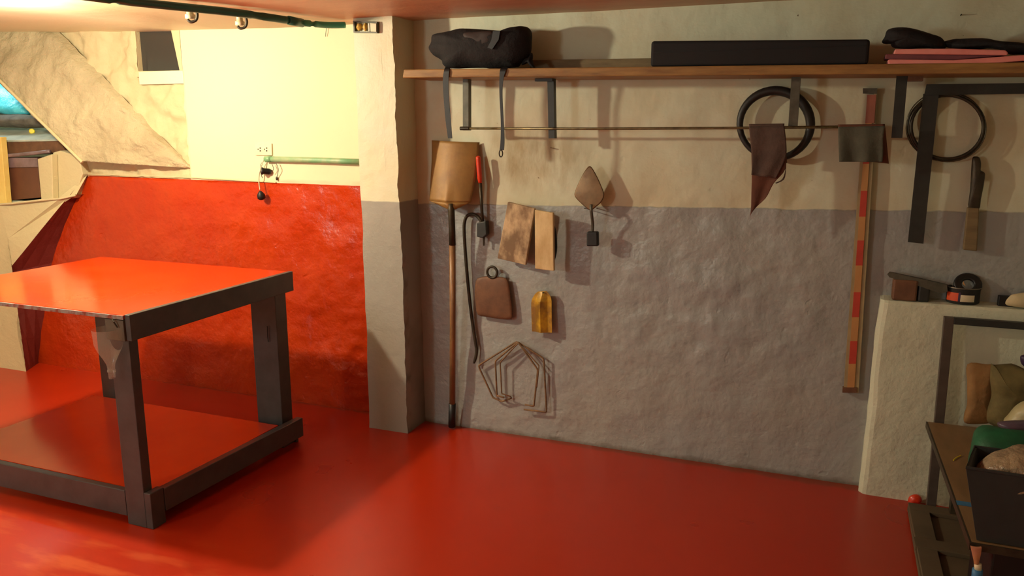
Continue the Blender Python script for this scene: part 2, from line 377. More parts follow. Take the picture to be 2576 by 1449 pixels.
# lines of the stair slab on the left: A is its upper edge, B its lower edge
A0, A1 = W(140, 75), W(478, 415); B0, B1 = W(-40, 165, .16), W(207, 405, .10)
def lineB(x): return B0.z+(x-B0.x)*(B1.z-B0.z)/(B1.x-B0.x)
bm = NB(); st = .0145; nx = int((WX1-WX0)/st); nz_ = int(HZ/st); V = {}
WIN = (-1.885, -1.540, 1.925, 2.155)
for i in range(nx+1):
    for j in range(nz_+1):
        x = WX0+i*st; z = j*st
        V[i, j] = bm.verts.new((x, wy(x, z), z))
for i in range(nx):
    for j in range(nz_):
        x = WX0+(i+.5)*st; z = (j+.5)*st
        if WIN[0] < x < WIN[1] and WIN[2] < z < WIN[3]: continue
        if x < -2.47-max(0, 1.26-z)*1.1 and 1.03 < z < min(1.95, lineB(x)+.2): continue
        bm.faces.new((V[i, j], V[i+1, j], V[i+1, j+1], V[i, j+1]))
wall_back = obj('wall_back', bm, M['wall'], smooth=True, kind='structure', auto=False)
bm = NB(); prism(bm, [(WX0, .62, 0), (WX1, .62, 0), (WX1, .62, 2.4), (WX0, .62, 2.4)], (0, .1, 0)); obj('wall_back', bm, M['cream'], kind='structure')
# other walls of the room, mostly out of view
bm = NB(); box(bm, (WX0-.1, -5.3, 0), (WX0, .62, 2.4)); obj('wall_left', bm, M['cream'], kind='structure')
bm = NB(); box(bm, (WX1, -5.3, 0), (WX1+.1, .62, 2.4)); obj('wall_right', bm, M['cream'], kind='structure')
bm = NB(); box(bm, (WX0, -5.4, 0), (WX1, -5.3, 2.4)); obj('wall_front', bm, M['cream'], kind='structure')
bm = NB(); prism(bm, [(WX0, -5.3, 0), (WX1, -5.3, 0), (WX1, .62, 0), (WX0, .62, 0)], (0, 0, -.1)); obj('floor', bm, M['floor'], kind='structure')
# ceiling: slightly higher and lumpier on the left
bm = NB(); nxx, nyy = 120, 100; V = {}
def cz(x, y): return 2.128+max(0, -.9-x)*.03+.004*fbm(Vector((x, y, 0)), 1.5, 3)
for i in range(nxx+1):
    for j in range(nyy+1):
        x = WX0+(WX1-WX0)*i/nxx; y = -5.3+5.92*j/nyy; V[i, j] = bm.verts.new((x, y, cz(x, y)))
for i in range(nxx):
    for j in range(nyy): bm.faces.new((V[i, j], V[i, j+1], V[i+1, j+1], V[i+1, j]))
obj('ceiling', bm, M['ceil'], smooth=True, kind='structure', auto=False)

# pillar
bm = NB(); px0, px1, py = -.246, -.012, -.20; V = {}
prof = [(px0, .03)]+[(px0, -.02*k) for k in range(0, 10)]+[(px0+(px1-px0)*k/14, py) for k in range(15)]+[(px1, py+.02*k) for k in range(1, 12)]
for j in range(0, 148):
    z = j*.0145
    for i, (x, y) in enumerate(prof):
        taper = -.022*(z/2.1) if i > 20 else -.006*(z/2.1)
        n = Vector((x*1., y, z)); q = Vector((x+taper+.008*fbm(n, 2.2, 4)+(.006*fbm(n, 14, 3) if 22 < i < 28 else 0), y+.004*fbm(n+Vector((4, 4, 4)), 3, 4), z)); V[i, j] = bm.verts.new(q)
for j in range(147):
    for i in range(len(prof)-1): bm.faces.new((V[i, j], V[i+1, j], V[i+1, j+1], V[i, j+1]))
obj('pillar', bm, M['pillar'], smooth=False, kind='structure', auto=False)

# left: window slot with a dark pane
tw = thing('window_1', None, None, ((WIN[0]+WIN[1])/2, .05, WIN[2])); tw['kind'] = 'structure'
bm = NB(); x0, x1, z0, z1 = WIN; y1 = .075
for a, b in (((x0-.02, 0.012, z0-.03), (x0, y1, z1)), ((x1, 0.012, z0-.03), (x1+.02, y1, z1)), ((x0-.02, 0.012, z1), (x1+.02, y1, z1+.03)), ((x0-.02, 0.005, z0-.03), (x1+.02, y1, z0))): box(bm, a, b)
obj('window_reveal', bm, M['casing'], tw)
bm = NB(); box(bm, (x0-.01, y1-.03, z0-.01), (x1+.01, y1-.02, z1)); obj('window_pane', bm, M['glass'], tw)
bm = NB(); hexa(bm, [(x1-.022, .0, z0), (x1-.001, .0, z0), (x1-.001, y1-.02, z0), (x1-.022, y1-.02, z0), (x1-.062, .0, z1-.003), (x1-.001, .0, z1-.003), (x1-.001, y1-.02, z1-.003), (x1-.062, y1-.02, z1-.003)]); obj('window_stop', bm, M['casing'], tw)
bm = NB(); box(bm, (x0+.004, .004, z0-.075), (x1-.004, .03, z0)); obj('window_sill', bm, M['cream'], tw, bevel=.004)

# left: sloping stair slab with rough plaster
bm = NB(); nv = 40; V = {}
C0 = W(-60, 30, .0); Tip = W(480, 421, .0)
top = [C0.lerp(A0, k/40) for k in range(40)]+[A0.lerp(Tip, k/80) for k in range(81)]
bot0 = W(-60, 145, .16); bot = [bot0.lerp(B1, k/80) for k in range(80)]+[B1.lerp(W(480, 423, .0), k/40) for k in range(41)]
for i, (a, b) in enumerate(zip(top, bot)):
    for j in range(nv+1):
        p = a.lerp(b, j/nv); p.y -= (.018*min(1, (120-i)/20)*min(1, j/3)-.014*max(0, 1-j/3))+.012*sin(pi*min(1, j/nv))*(1+fbm(p, 7, 4)) + .010*fbm(p, 7, 5) + .008*abs(fbm(p+Vector((9, 0, 0)), 13, 4))*min(1, j/4)
        V[i, j] = bm.verts.new(p)
for i in range(120):
    for j in range(nv): bm.faces.new((V[i, j], V[i, j+1], V[i+1, j+1], V[i+1, j]))
low = [bm.verts.new(b+Vector((0, .30, 0))) for b in bot]
for i in range(120): bm.faces.new((V[i, nv], low[i], low[i+1], V[i+1, nv]))
obj('stair_slab', bm, M['stair'], smooth=True, kind='structure', auto=False)
bm = NB(); e = [W(-60, 148, .185), W(0, 203, .175), W(100, 303, .15), W(207, 408, .12)]
tube(bm, e, .009, 8); obj('trim_1', bm, M['casing'], kind='structure')
# casing under the opening, with the slanted right edge
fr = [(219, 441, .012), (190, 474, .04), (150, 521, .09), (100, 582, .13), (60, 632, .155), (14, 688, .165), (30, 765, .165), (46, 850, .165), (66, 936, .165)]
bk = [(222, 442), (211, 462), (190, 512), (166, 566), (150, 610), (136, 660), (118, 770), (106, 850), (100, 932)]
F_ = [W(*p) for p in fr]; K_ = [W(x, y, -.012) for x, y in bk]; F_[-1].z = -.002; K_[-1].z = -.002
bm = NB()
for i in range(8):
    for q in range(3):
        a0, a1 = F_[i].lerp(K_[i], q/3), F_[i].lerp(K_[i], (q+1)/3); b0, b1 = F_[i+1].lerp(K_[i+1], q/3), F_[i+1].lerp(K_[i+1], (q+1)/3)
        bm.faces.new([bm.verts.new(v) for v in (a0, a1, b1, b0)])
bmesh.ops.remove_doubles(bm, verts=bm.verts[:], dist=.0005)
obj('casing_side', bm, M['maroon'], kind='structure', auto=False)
bm = NB(); out_ = F_+[W(-320, 1004, .165), W(-320, 540, .165), W(0, 514, .165), W(150, 500, .10), W(192, 490, .05)]
out_[9].z = -.002
cv = [bm.verts.new(p) for p in out_]; ct = bm.verts.new(W(20, 600, .165))
n_ = len(cv)
for i in range(n_):
    bm.faces.new((cv[i], cv[(i+1) % n_], ct))
sl = [bm.verts.new(p.co+Vector((0, .2, 0))) for p in cv[10:]]
for i in range(len(sl)-1): bm.faces.new((cv[10+i], cv[11+i], sl[i+1], sl[i]))
obj('stair_casing', bm, M['casing'], kind='structure')
bm = NB(); tube(bm, [W(-100, 522, .17), W(30, 512, .165), W(110, 503, .13), W(150, 500, .10), W(190, 491, .055)], .007, 8); obj('trim_2', bm, M['casing'], kind='structure')
bm = NB(); tube(bm, [W(222, 438, .006), W(460, 446, .006), W(694, 459, .006)], .0035, 6); obj('trim_3', bm, M['casing'], kind='structure')
# niche behind the opening
bm = NB(); n0 = WX0+.02
box(bm, (n0, .03, 1.06), (-2.44, .6, 1.12)); box(bm, (-2.40, .04, 1.1), (-2.36, .6, 2.0)); obj('niche', bm, M['cream'], kind='structure')
# masonry block on the right
bx0 = W(2222, 752, .085); bt = .888
bm = NB(); V = {}
prof = [(0, .0)]+[(0, -.02*k) for k in range(1, 4)]+[(.015, -.082)]+[(.03+1.15*k/60, -.088) for k in range(61)]
N = 62
for j in range(N+1):
    z = bt*j/N
    for i, (x, y) in enumerate(prof):
        p = Vector((x+2.205, y, z)); p.x += .012*(z/bt)+.006*fbm(p, 5, 3); p.y += .005*fbm(p, 4, 4)-(.0 if j < N else -.008)
        if j == N: p.z -= .004*(1+fbm(p, 6, 2))
        V[i, j] = bm.verts.new(p)
for j in range(N):
    for i in range(len(prof)-1): bm.faces.new((V[i, j], V[i+1, j], V[i+1, j+1], V[i, j+1]))
back = [bm.verts.new((V[i, N].co.x, .03, V[i, N].co.z+.012)) for i in range(len(prof))]
for i in range(len(prof)-1): bm.faces.new((V[i, N], V[i+1, N], back[i+1], back[i]))
obj('masonry_ledge', bm, M['cream'], smooth=False, kind='structure', auto=False)

# ------------------------------------------------------------------ ceiling bulb
t = thing('ceiling_bulb', 'bare glowing bulb in a white holder under the ceiling, above the table', 'lamp', (LAMP.x, LAMP.y, 2.13))
bm = NB(); lathe(bm, [(.045, 2.14), (.045, 2.12), (.024, 2.11), (.024, 2.055), (.018, 2.05)], (LAMP.x, LAMP.y, 0)); obj('lamp_holder', bm, M['porcelain'], t, smooth=True)

# ------------------------------------------------------------------ table
t = thing('work_table', 'red-topped work table with dark grey frame and red lower shelf', 'table', (-1.12, -1.0, 0))
TX0, TX1, TY0, TY1, TZ = -1.76, -.476, -1.492, -.49, .895
bm = NB(); box(bm, (TX0, TY0-.012, TZ-.016), (TX1-.026, TY1, TZ)); obj('tabletop', bm, M['tabletop'], t, bevel=.002)
bm = NB(); box(bm, (TX0, TY0-.018, TZ-.018), (TX1-.026, TY0-.0125, TZ-.003)); obj('edge_strip', bm, M['edge'], t, label='worn whitish and red edge strip')
bm = NB(); hexa(bm, [(TX1-.026, TY0-.01, TZ-.103), (TX1, TY0-.01, TZ-.103), (TX1, TY1, TZ-.095), (TX1-.026, TY1, TZ-.095), (TX1-.026, TY0-.01, TZ+.001), (TX1, TY0-.01, TZ+.001), (TX1, TY1, TZ+.003), (TX1-.026, TY1, TZ+.003)])
obj('apron', bm, M['tablegrey'], t, bevel=.003)
bm = NB(); box(bm, (TX0, TY1-.026, TZ-.10), (TX1-.03, TY1-.001, TZ-.017)); obj('apron', bm, M['tablegrey'], t, bevel=.003)
bm = NB(); box(bm, (TX0, TY0+.03, TZ-.10), (TX0+.026, TY1-.03, TZ-.017)); obj('apron', bm, M['tablegrey'], t, bevel=.003)
def leg(x0, x1, y0, y1, top=TZ-.018):
    bm = NB(); box(bm, (x0, y0, 0), (x1, y1, top)); return obj('leg', bm, M['tablegrey'], t, bevel=.003)
leg(-.605, -.504, TY0, TY0+.045); leg(-.655, -.504, -.605, -.52); leg(TX0+.03, TX0+.13, TY0, TY0+.045); leg(TX0+.03, TX0+.13, -.60, -.52)
bm = NB(); box(bm, (-.504, TY0, 0), (-.470, TY0+.07, .155)); obj('foot_block', bm, M['tablegrey'], t, bevel=.003)
bm = NB(); box(bm, (-.655, -.52, 0), (-.49, -.50, .10)); obj('foot_block', bm, M['tablegrey'], t, bevel=.003)
bm = NB(); hexa(bm, [(-.500, TY0+.071, .05), (-.465, TY0+.071, .05), (-.442, -.52, .045), (-.480, -.52, .045), (-.500, TY0+.071, .15), (-.465, TY0+.071, .15), (-.442, -.52, .143), (-.480, -.52, .143)])
obj('rail', bm, M['tablegrey'], t, bevel=.003)
bm = NB(); box(bm, (TX0, TY0-.001, .035), (-.606, TY0+.027, .148)); obj('rail', bm, M['tablegrey'], t, bevel=.003)
bm = NB(); box(bm, (TX0, -.72, .05), (-.51, -.695, .12)); obj('rail', bm, M['tablegrey'], t, bevel=.003)
bm = NB(); box(bm, (TX0+.01, TY0+.046, .122), (-.502, -.64, .137)); obj('lower_shelf', bm, M['tabletop'], t, bevel=.002, label='red lower shelf board')
bm = NB(); c = W(682, 825, .61); tube(bm, [W(672, 820, .615), W(673, 845, .615), W(675, 860, .615)], .0025, 6); obj('gouge', bm, M['black'], t)

# cut bottle hung at the table corner
bc = W(266, 812, 1.53)
t = thing('cut_bottle', 'clear cut plastic bottle hanging upside down from the near table corner', 'bottle', (bc.x, bc.y, .64))
bm = NB(); prof = [(.012, .642), (.013, .665), (.0155, .668), (.0155, .675), (.013, .68), (.016, .70), (.027, .725), (.043, .755), (.052, .78), (.053, .80), (.056, .842)]
lathe(bm, prof, (bc.x+.004, bc.y, 0), seg=28, cap=False)
obj('bottle_body', bm, M['pet'], t, smooth=True)
bm = NB(); box(bm, (-.600, TY0-.016, .79), (-.505, TY0-.001, .873)); o = obj('corner_block', bm, mat('worn_corner_wood', srgb(96, 88, 72), srgb(80, 70, 56), .6), None, bevel=.002)
o.parent = bpy.data.objects['work_table']; o.location = ORG[o.name]-worg(o.parent)
bm = NB(); tube(bm, [(bc.x+.04, bc.y+.016, .845), (bc.x+.03, bc.y+.01, .868), (bc.x+.02, bc.y+.012, .876)], .003, 6); obj('hook_wire', bm, M['iron'], t)

# ------------------------------------------------------------------ left wall details
t = thing('ceiling_conduit', 'dark green electrical conduit running under the ceiling to the pillar', 'pipe', (-.6, -.6, 2.10))
P = [Z(200, -12, 2.103), Z(300, 1, 2.105), Z(450, 17, 2.103), Z(600, 33, 2.100), Z(730, 52, 2.094)]
bm = NB(); tube(bm, smoothpath(P, 5), .0175, 12); obj('pipe', bm, M['conduit'], t, smooth=True)
Q = [Z(726, 51, 2.094), Z(760, 58, 2.092)]; bm = NB(); tube(bm, Q, .0205, 12); obj('coupling', bm, M['conduit'], t, smooth=True)
Q = [Z(758, 57, 2.092), Z(820, 63, 2.094), Z(868, 63, 2.100)]; bm = NB(); tube(bm, smoothpath(Q, 5), .0155, 12); obj('pipe_end', bm, M['teal'], t, smooth=True, label='lighter teal end piece')
for k, (x, y) in enumerate(((483, 28), (608, 46))):
    c = Z(x, y, 2.105)
    t = thing('ceiling_insulator', ('cream porcelain ceiling hook nearer the dark window slot', 'cream porcelain ceiling hook between the window slot and the pillar')[k], 'hook', (c.x, c.y, 2.13), 'porcelain hooks beside the green conduit')
    bm = NB(); lathe(bm, [(.024, 2.132), (.024, 2.118), (.015, 2.112), (.015, 2.094), (.022, 2.09), (.022, 2.074), (.009, 2.072)], (c.x-.012, c.y, 0), seg=14); obj('knob', bm, M['porcelain'], t, smooth=True)
    bm = NB(); tube(bm, smoothpath([(c.x+.018, c.y, 2.125), (c.x+.028, c.y, 2.090), (c.x+.018, c.y, 2.066), (c.x-.002, c.y-.01, 2.058), (c.x-.014, c.y-.015, 2.068)], 5), .0065, 8); obj('hook', bm, M['iron'], t, smooth=True)
# wire hanging from the ceiling
bm = NB(); tube(bm, smoothpath([W(826, 38, .02), W(822, 60, .02), W(819, 92, .012)], 4), .0014, 6); tag(obj('loose_wire', bm, M['iron'], smooth=True), 'thin dark wire hanging from the ceiling over the cream wall', 'wire')

# junction box
t = thing('junction_box', 'open metal junction box with yellow wire nuts at the pillar top', 'box', W(918, 66, .2))
bm = NB(); d0 = .200; cs = [(888, 52), (948, 55), (948, 83), (889, 82)]
P = [W(x, y, .222) for x, y in cs]; I = [W(x, y, .222) for x, y in ((891, 55), (945, 58), (945, 80), (892, 79))]
for i in range(4):
    j = (i+1) % 4; dv = Vector((0, .03, 0)); hexa(bm, [P[i], P[j], I[j], I[i], P[i]+dv, P[j]+dv, I[j]+dv, I[i]+dv])
prism(bm, [p+Vector((0, .026, 0)) for p in P], (0, .004, 0)); obj('housing', bm, M['bracket'], t)
for x in (901, 917):
    c = W(x, 67, .222); bm = NB(); inflate(bm, [c+Vector((cos(a)*.0125, .012, sin(a)*.019)) for a in [k*pi/4 for k in range(8)]], .016, .006, rings=5, nz=.006, ns=60); obj('wire_nut', bm, M['yelwire'], t, smooth=True)
bm = NB(); plate(bm, [(931, 58), (946, 59), (946, 80), (932, 79)], .226, .004); obj('cover_plate', bm, M['white'], t)
bm = NB(); plate(bm, [(925, 58), (929, 58), (930, 79), (926, 79)], .224, .01); obj('terminal', bm, M['tin'], t)

# pipe on the wall with two plugs
t = thing('wall_pipe', 'pale green horizontal pipe on the cream wall just left of the pillar', 'pipe', W(780, 403, .02))
bm = NB(); tube(bm, [W(668, 400, .026), W(760, 402, .026), W(850, 405, .026), W(905, 407, .026)], .0155, 14); obj('pipe', bm, M['palegreen'], t, smooth=True)
bm = NB(); tube(bm, [W(668, 400, .026), W(683, 400, .026)], .018, 14); obj('bushing', bm, M['palegreen'], t, smooth=True)
t = thing('outlet_plate', 'cream painted outlet cover on the wall above the pale green pipe', 'outlet', W(662, 376, .01))
bm = NB(); plate(bm, [(641, 362), (683, 361), (684, 391), (642, 391)], .014, .012); obj('plate', bm, M['white'], t, bevel=.002)
for x in (653, 669):
    bm = NB()
    for yy in (371, 378): plate(bm, [(x, yy), (x+3, yy), (x+3, yy+3), (x, yy+3)], .0155, .004)
    plate(bm, [(x-5, 374), (x-3, 374), (x-3, 377), (x-5, 377)], .0155, .004)
    obj('socket_slots', bm, M['iron'], t)
t = thing('plug_cord', 'white cord with black plug dangling in front of the red dado', 'cord', W(655, 400, .03))
bm = NB(); tube(bm, smoothpath([W(664, 400, .03), W(655, 425, .04), W(651, 450, .04), W(654, 478, .035)], 6), .0032, 8); obj('cord', bm, M['white'], t, smooth=True)
bm = NB(); c = W(657, 493, .035); lathe(bm, [(.006, .03), (.015, .018), (.022, .006), (.0225, -.012), (.017, -.018)], c, (.1, -.35, 1), 16); obj('plug', bm, M['black'], t, smooth=True)
t = thing('lamp_socket_cord', 'black lamp socket on thin looped wires under the pale green pipe end', 'socket', W(668, 420, .03))
bm = NB(); c = W(668, 431, .03); lathe(bm, [(.012, -.03), (.017, -.02), (.017, .01), (.021, .014), (.021, .022), (.012, .024)], c, (-.8, -.6, .1), 16); obj('socket', bm, M['black'], t, smooth=True)
bm = NB(); tube(bm, smoothpath([W(664, 402, .03), W(656, 415, .03), W(655, 430, .03), W(660, 448, .02)], 6), .002, 6); tube(bm, smoothpath([W(694, 410, .03), W(700, 425, .03), W(698, 440, .02), W(695, 452, .015)], 6), .002, 6); tube(bm, smoothpath([W(684, 412, .03), W(688, 425, .03), W(682, 435, .03)], 5), .0018, 6)
obj('wire', bm, M['bracket'], t, smooth=True)
bm = NB(); c = W(696, 449, .015); lathe(bm, [(.004, -.01), (.006, 0), (.004, .01)], c, seg=10); obj('wire_end', bm, M['iron'], t)

# ------------------------------------------------------------------ niche contents
def Wb(px, py, b): return W(px, py, -b)   # b metres behind the wall face
o = obj('tarp', inflate(NB(), [Wb(x, y, .25) for x, y in ((-120, 200), (-20, 205), (30, 225), (70, 262), (82, 284), (60, 292), (20, 285), (-120, 284))], .10, .05, nz=.03, ns=9), M['cyan'], smooth=True)
tag(o, 'crumpled bright cyan tarp in the niche under the stair slab', 'tarp')
o = obj('grey_cloth_roll', inflate(NB(), [Wb(x, y, .2) for x, y in ((-120, 282), (0, 285), (80, 290), (130, 298), (138, 318), (80, 322), (0, 320), (-120, 320))], .08, .05, nz=.015, ns=12), M['greycloth'], smooth=True)
tag(o, 'grey cloth roll lying between the cyan tarp and the pale board', 'cloth')
bm = NB(); a = [Wb(-160, 322, .30), Wb(150, 322, .30), Wb(160, 350, .04), Wb(-160, 356, .04)]; prism(bm, a, (0, 0, -.012)); o = obj('pale_board', bm, M['paleslab'], bevel=.002); tag(o, 'pale grey board lying under the cyan tarp and yellow cup', 'board')
bm = NB(); c = Wb(80, 331, .18); lathe(bm, [(.017, -.016), (.017, .018), (.013, .020)], c, (.7, -.5, .15), 16); tag(obj('yellow_cup', bm, M['yellowcap'], smooth=False), 'small bright yellow cup lying on the pale board', 'cap')
bm = NB(); prism(bm, [Wb(-160, 357, .045), Wb(90, 350, .045), Wb(150, 352, .045), Wb(165, 382, .045), Wb(95, 388, .045), Wb(-160, 400, .045)], (0, .2, 0)); tag(obj('dark_gap_fill', bm, M['rust'], bevel=.004), 'dark brown filler for the shaded gap directly under the pale board', 'plank')  # solid piece coloured dark brown to stand for the shade in the gap
bm = NB(); tube(bm, smoothpath([Wb(-140, 396, .0), Wb(0, 393, .0), Wb(60, 388, .0), Wb(125, 381, .0)], 5), .012, 10); tag(obj('film_roll', bm, M['purplefilm'], smooth=True), 'grey-violet rolled film above the brown carton', 'roll')
t = thing('brown_carton', 'dark brown carton standing in the opening left of the cream boxes', 'box', Wb(55, 498, .02))
bm = NB(); prism(bm, [Wb(6, 397, .02), Wb(93, 397, .02), Wb(101, 497, .02), Wb(14, 505, .02)], (0, .25, 0)); obj('body', bm, M['brownpanel'], t, bevel=.003)
bm = NB(); prism(bm, [Wb(8, 397, .012), Wb(93, 397, .012), Wb(95, 420, .012), Wb(10, 422, .012)], (0, .006, 0)); obj('painted_sheen', bm, M['purplefilm'], t)  # sheen on the carton top made as a grey-violet panel
bm = NB(); prism(bm, [W(-40, 345, .05), W(2, 345, .05), W(16, 512, .05), W(-40, 520, .05)], (0, .04, 0)); tag(obj('yellow_plank', bm, M['gold'], bevel=.003), 'upright yellow plank at the left edge of the opening', 'plank')
t = thing('cream_box', 'cream painted box beside the brown carton, left of the pair', 'box', W(115, 495, .05), 'cream boxes in the opening')
bm = NB(); plate(bm, [(94, 400), (130, 388), (133, 506), (104, 508)], .08, .043); obj('body', bm, M['casing'], t, bevel=.004)
t = thing('cream_box', 'cream painted box against the sloping edge, right of the pair', 'box', W(165, 490, .05), 'cream boxes in the opening')
bm = NB(); plate(bm, [(133, 384), (150, 379), (180, 388), (200, 404), (208, 438), (198, 466), (188, 498), (135, 506)], .035, .15); obj('body', bm, M['casing'], t, bevel=.004)

# ------------------------------------------------------------------ shelf
SD = .28
SL = W(1010, 175, SD); SR = Vector((3.2, -SD, 1.8215))
def stop(x): return SL.z+(x-SL.x)*(1.831-SL.z)/(2.6-SL.x)
t = thing('wall_shelf', 'long wooden plank shelf on hanging steel brackets along the tool wall', 'shelf', (1.4, -.14, 1.83))
bm = NB(); x0, x1 = SL.x, 3.2; th = .038
hexa(bm, [(x0+.004, -SD, stop(x0)-th), (x1, -SD, stop(x1)-th), (x1, -.012, stop(x1)-th), (x0+.01, -.012, stop(x0)-th), (x0+.012, -SD, stop(x0)), (x1, -SD, stop(x1)), (x1, -.012, stop(x1)), (x0+.02, -.012, stop(x0))])
obj('plank', bm, M['wood'], t, bevel=.004)
bm = NB(); a0 = W(1340, 152, .05); a1 = W(1640, 150, .05)
hexa(bm, [(.62, -.06, stop(.62)+.0), (2.0, -.06, stop(2.)), (2.0, -.02, stop(2.)), (.62, -.02, stop(.62)), (.62, -.06, stop(.62)+.052), (2., -.06, stop(2)+.052), (2., -.02, stop(2)+.052), (.62, -.02, stop(.62)+.052)])
obj('rear_board', bm, M['board'], t, bevel=.003)
def bracket(xt, xb, yb, m, flange, d=.14, wd=.030, lab=None):
    bm = NB(); pt = W(xt, 205, d); z1 = stop(pt.x)-th; b = W(xb, yb, d)
    hexa(bm, [(b.x-wd/2, -d-.003, b.z), (b.x+wd/2, -d-.003, b.z), (b.x+wd/2, -d+.003, b.z), (b.x-wd/2, -d+.003, b.z), (pt.x-wd/2, -d-.003, z1), (pt.x+wd/2, -d-.003, z1), (pt.x+wd/2, -d+.003, z1), (pt.x-wd/2, -d+.003, z1)])
    hexa(bm, [(b.x+wd/2-.004, -d, b.z), (b.x+wd/2, -d, b.z), (b.x+wd/2, -d+.03, b.z), (b.x+wd/2-.004, -d+.03, b.z), (pt.x+wd/2-.004, -d, z1), (pt.x+wd/2, -d, z1), (pt.x+wd/2, -d+.03, z1), (pt.x+wd/2-.004, -d+.03, z1)])
    if flange: box(bm, (pt.x-wd/2+flange, -d-.02, z1-.012), (pt.x+wd/2, -d+.02, z1))
    obj('hanger', bm, m, t, label=lab)
bracket(1172, 1172, 328, M['bracket'], 0); bracket(1385, 1388, 348, M['irongrey'], -.055, lab='dark grey angle-iron hanger')
bracket(2002, 1994, 324, M['bracket'], 0, wd=.036); bracket(2268, 2256, 347, M['irongrey'], 0, wd=.040)
a = W(2285, 178, .14); z1 = stop(a.x)-th; bm = NB(); box(bm, (a.x, -.15, z1-.02), (a.x+.055, -.11, z1)); obj('cleat', bm, M['rust'], t)
# the rod
bm = NB(); tube(bm, [W(1158, 323, .15), W(1500, 324, .15), W(1850, 322, .15), W(2226, 318, .15)], .0058, 10)
tag(obj('hanging_rod', bm, M['rod'], smooth=True), 'thin metal rod hung below the wooden shelf', 'rod')
bm = NB(); tube(bm, [W(1158, 323, .15), W(1180, 323, .15)], .009, 10)
o = obj('end_sleeve', bm, M['iron'], bpy.data.objects['hanging_rod']);

# bag
t = thing('duffel_bag', 'black and brown cloth bag on the left end of the shelf', 'bag', W(1210, 172, .17))
zt = lambda x: stop(x)
ol = [(1088, 108), (1096, 86), (1130, 80), (1170, 72), (1230, 74), (1275, 76), (1300, 66), (1322, 68), (1336, 82), (1334, 110), (1330, 140), (1310, 158), (1290, 171), (1200, 171), (1125, 171), (1112, 155), (1092, 138), (1082, 122)]
bm = NB(); inflate(bm, [W(x, y, .17) for x, y in ol], .10, .10, rings=9, nz=.016, ns=11, power=.4); obj('bag_body', bm, M['blackcloth'], t, smooth=True)
bm = NB(); inflate(bm, [W(x, y, .258) for x, y in ((1166, 84), (1195, 80), (1238, 80), (1235, 102), (1222, 118), (1200, 124), (1178, 120), (1170, 104))], .012, .02, rings=5, nz=.004, ns=30); obj('pocket', bm, M['bagbrown'], t, smooth=True, label='dark brown pocket panel')
bm = NB(); loft(bm, [W(x, y, .27) for x, y in ((1240, 78), (1236, 100), (1226, 120))], [W(x, y, .27) for x, y in ((1258, 78), (1254, 100), (1238, 124))], 4, None, .006); obj('webbing', bm, M['black'], t)
bm = NB(); inflate(bm, [W(x, y, .17) for x, y in ((1318, 148), (1330, 144), (1338, 132), (1341, 142), (1338, 152), (1346, 170), (1336, 168), (1328, 158), (1312, 164))], .02, .02, rings=4, nz=.004, ns=40, k=3); obj('strap_end', bm, M['blackcloth'], t, smooth=True)
def strap(pts, wpx, nm):
    A = [W(x-wpx*.5*s, y, d) for x, y, d, s in pts]; B = [W(x+wpx*.5*s, y, d) for x, y, d, s in pts]
    bm = NB(); loft(bm, smoothpath(A, 4), smoothpath(B, 4), 3, None, .003); return obj(nm, bm, M['black'], t, smooth=False)
strap([(1128, 168, .25, 1), (1124, 175, .286, 1), (1121, 200, .287, 1.1), (1122, 240, .285, 1), (1127, 300, .285, 1), (1132, 348, .285, .8)], 13, 'strap')
strap([(1274, 168, .25, 1.4), (1266, 175, .286, 1.3), (1261, 200, .287, .8), (1260, 240, .285, .6), (1263, 300, .285, .6), (1264, 350, .285, .8), (1262, 378, .285, .9)], 12, 'strap')
bm = NB(); c = W(1260, 386, .285); tube(bm, [c+Vector((.0085*cos(a), 0, .0155*sin(a))) for a in [k*pi/8 for k in range(16)]], .003, 8, True); obj('strap_ring', bm, M['iron'], t, smooth=True)

# long black box
t = thing('long_black_box', 'long narrow black carton lying on the middle of the shelf', 'box', W(1910, 160, .2))
P = [W(1637, 104, .27), W(2178, 98, .27)]; z0, z1 = stop(1.24)+.001, stop(2.09)+.001
bm = NB(); X0, X1 = 1.240, 2.085
hexa(bm, [(X0, -.272, z0), (X1, -.272, z1), (X1, -.12, z1), (X0, -.12, z0), (X0, -.272, z0+.104), (X1, -.272, z1+.092), (X1, -.12, z1+.092), (X0, -.12, z0+.104)])
obj('box_body', bm, M['blackmat'], t, bevel=.012, seg=3)
bm = NB(); box(bm, (X0+.01, -.2745, z0+.055), (X1-.015, -.272, z0+.0565)); obj('lid_seam', bm, M['black'], t)
# pink foam strips and black cloth on top
def strip(name, px, d0, th, m, label):
    bm = NB(); plate(bm, px, d0, th); return tag(obj(name, bm, m, bevel=.004), label, 'foam strip', 'pink foam strips on the shelf')
strip('foam_strip', [(2233, 151), (2240, 149), (2400, 151), (2576, 138), (2700, 128), (2700, 143), (2576, 153), (2440, 164), (2380, 166), (2236, 165)], .275, .12, M['pink'], 'lower bright pink foam strip at the right end of the shelf')
strip('foam_strip', [(2252, 123), (2400, 122), (2530, 126), (2537, 133), (2534, 139), (2480, 138), (2380, 137), (2248, 136)], .265, .11, M['pink'], 'upper bright pink foam strip under the black cloth')
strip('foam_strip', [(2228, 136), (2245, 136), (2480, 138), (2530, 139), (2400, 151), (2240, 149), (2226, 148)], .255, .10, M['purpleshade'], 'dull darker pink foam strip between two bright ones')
t = thing('black_cloth_heap', 'crumpled black cloth heaped on top of the pink foam strips', 'cloth', W(2400, 125, .2))
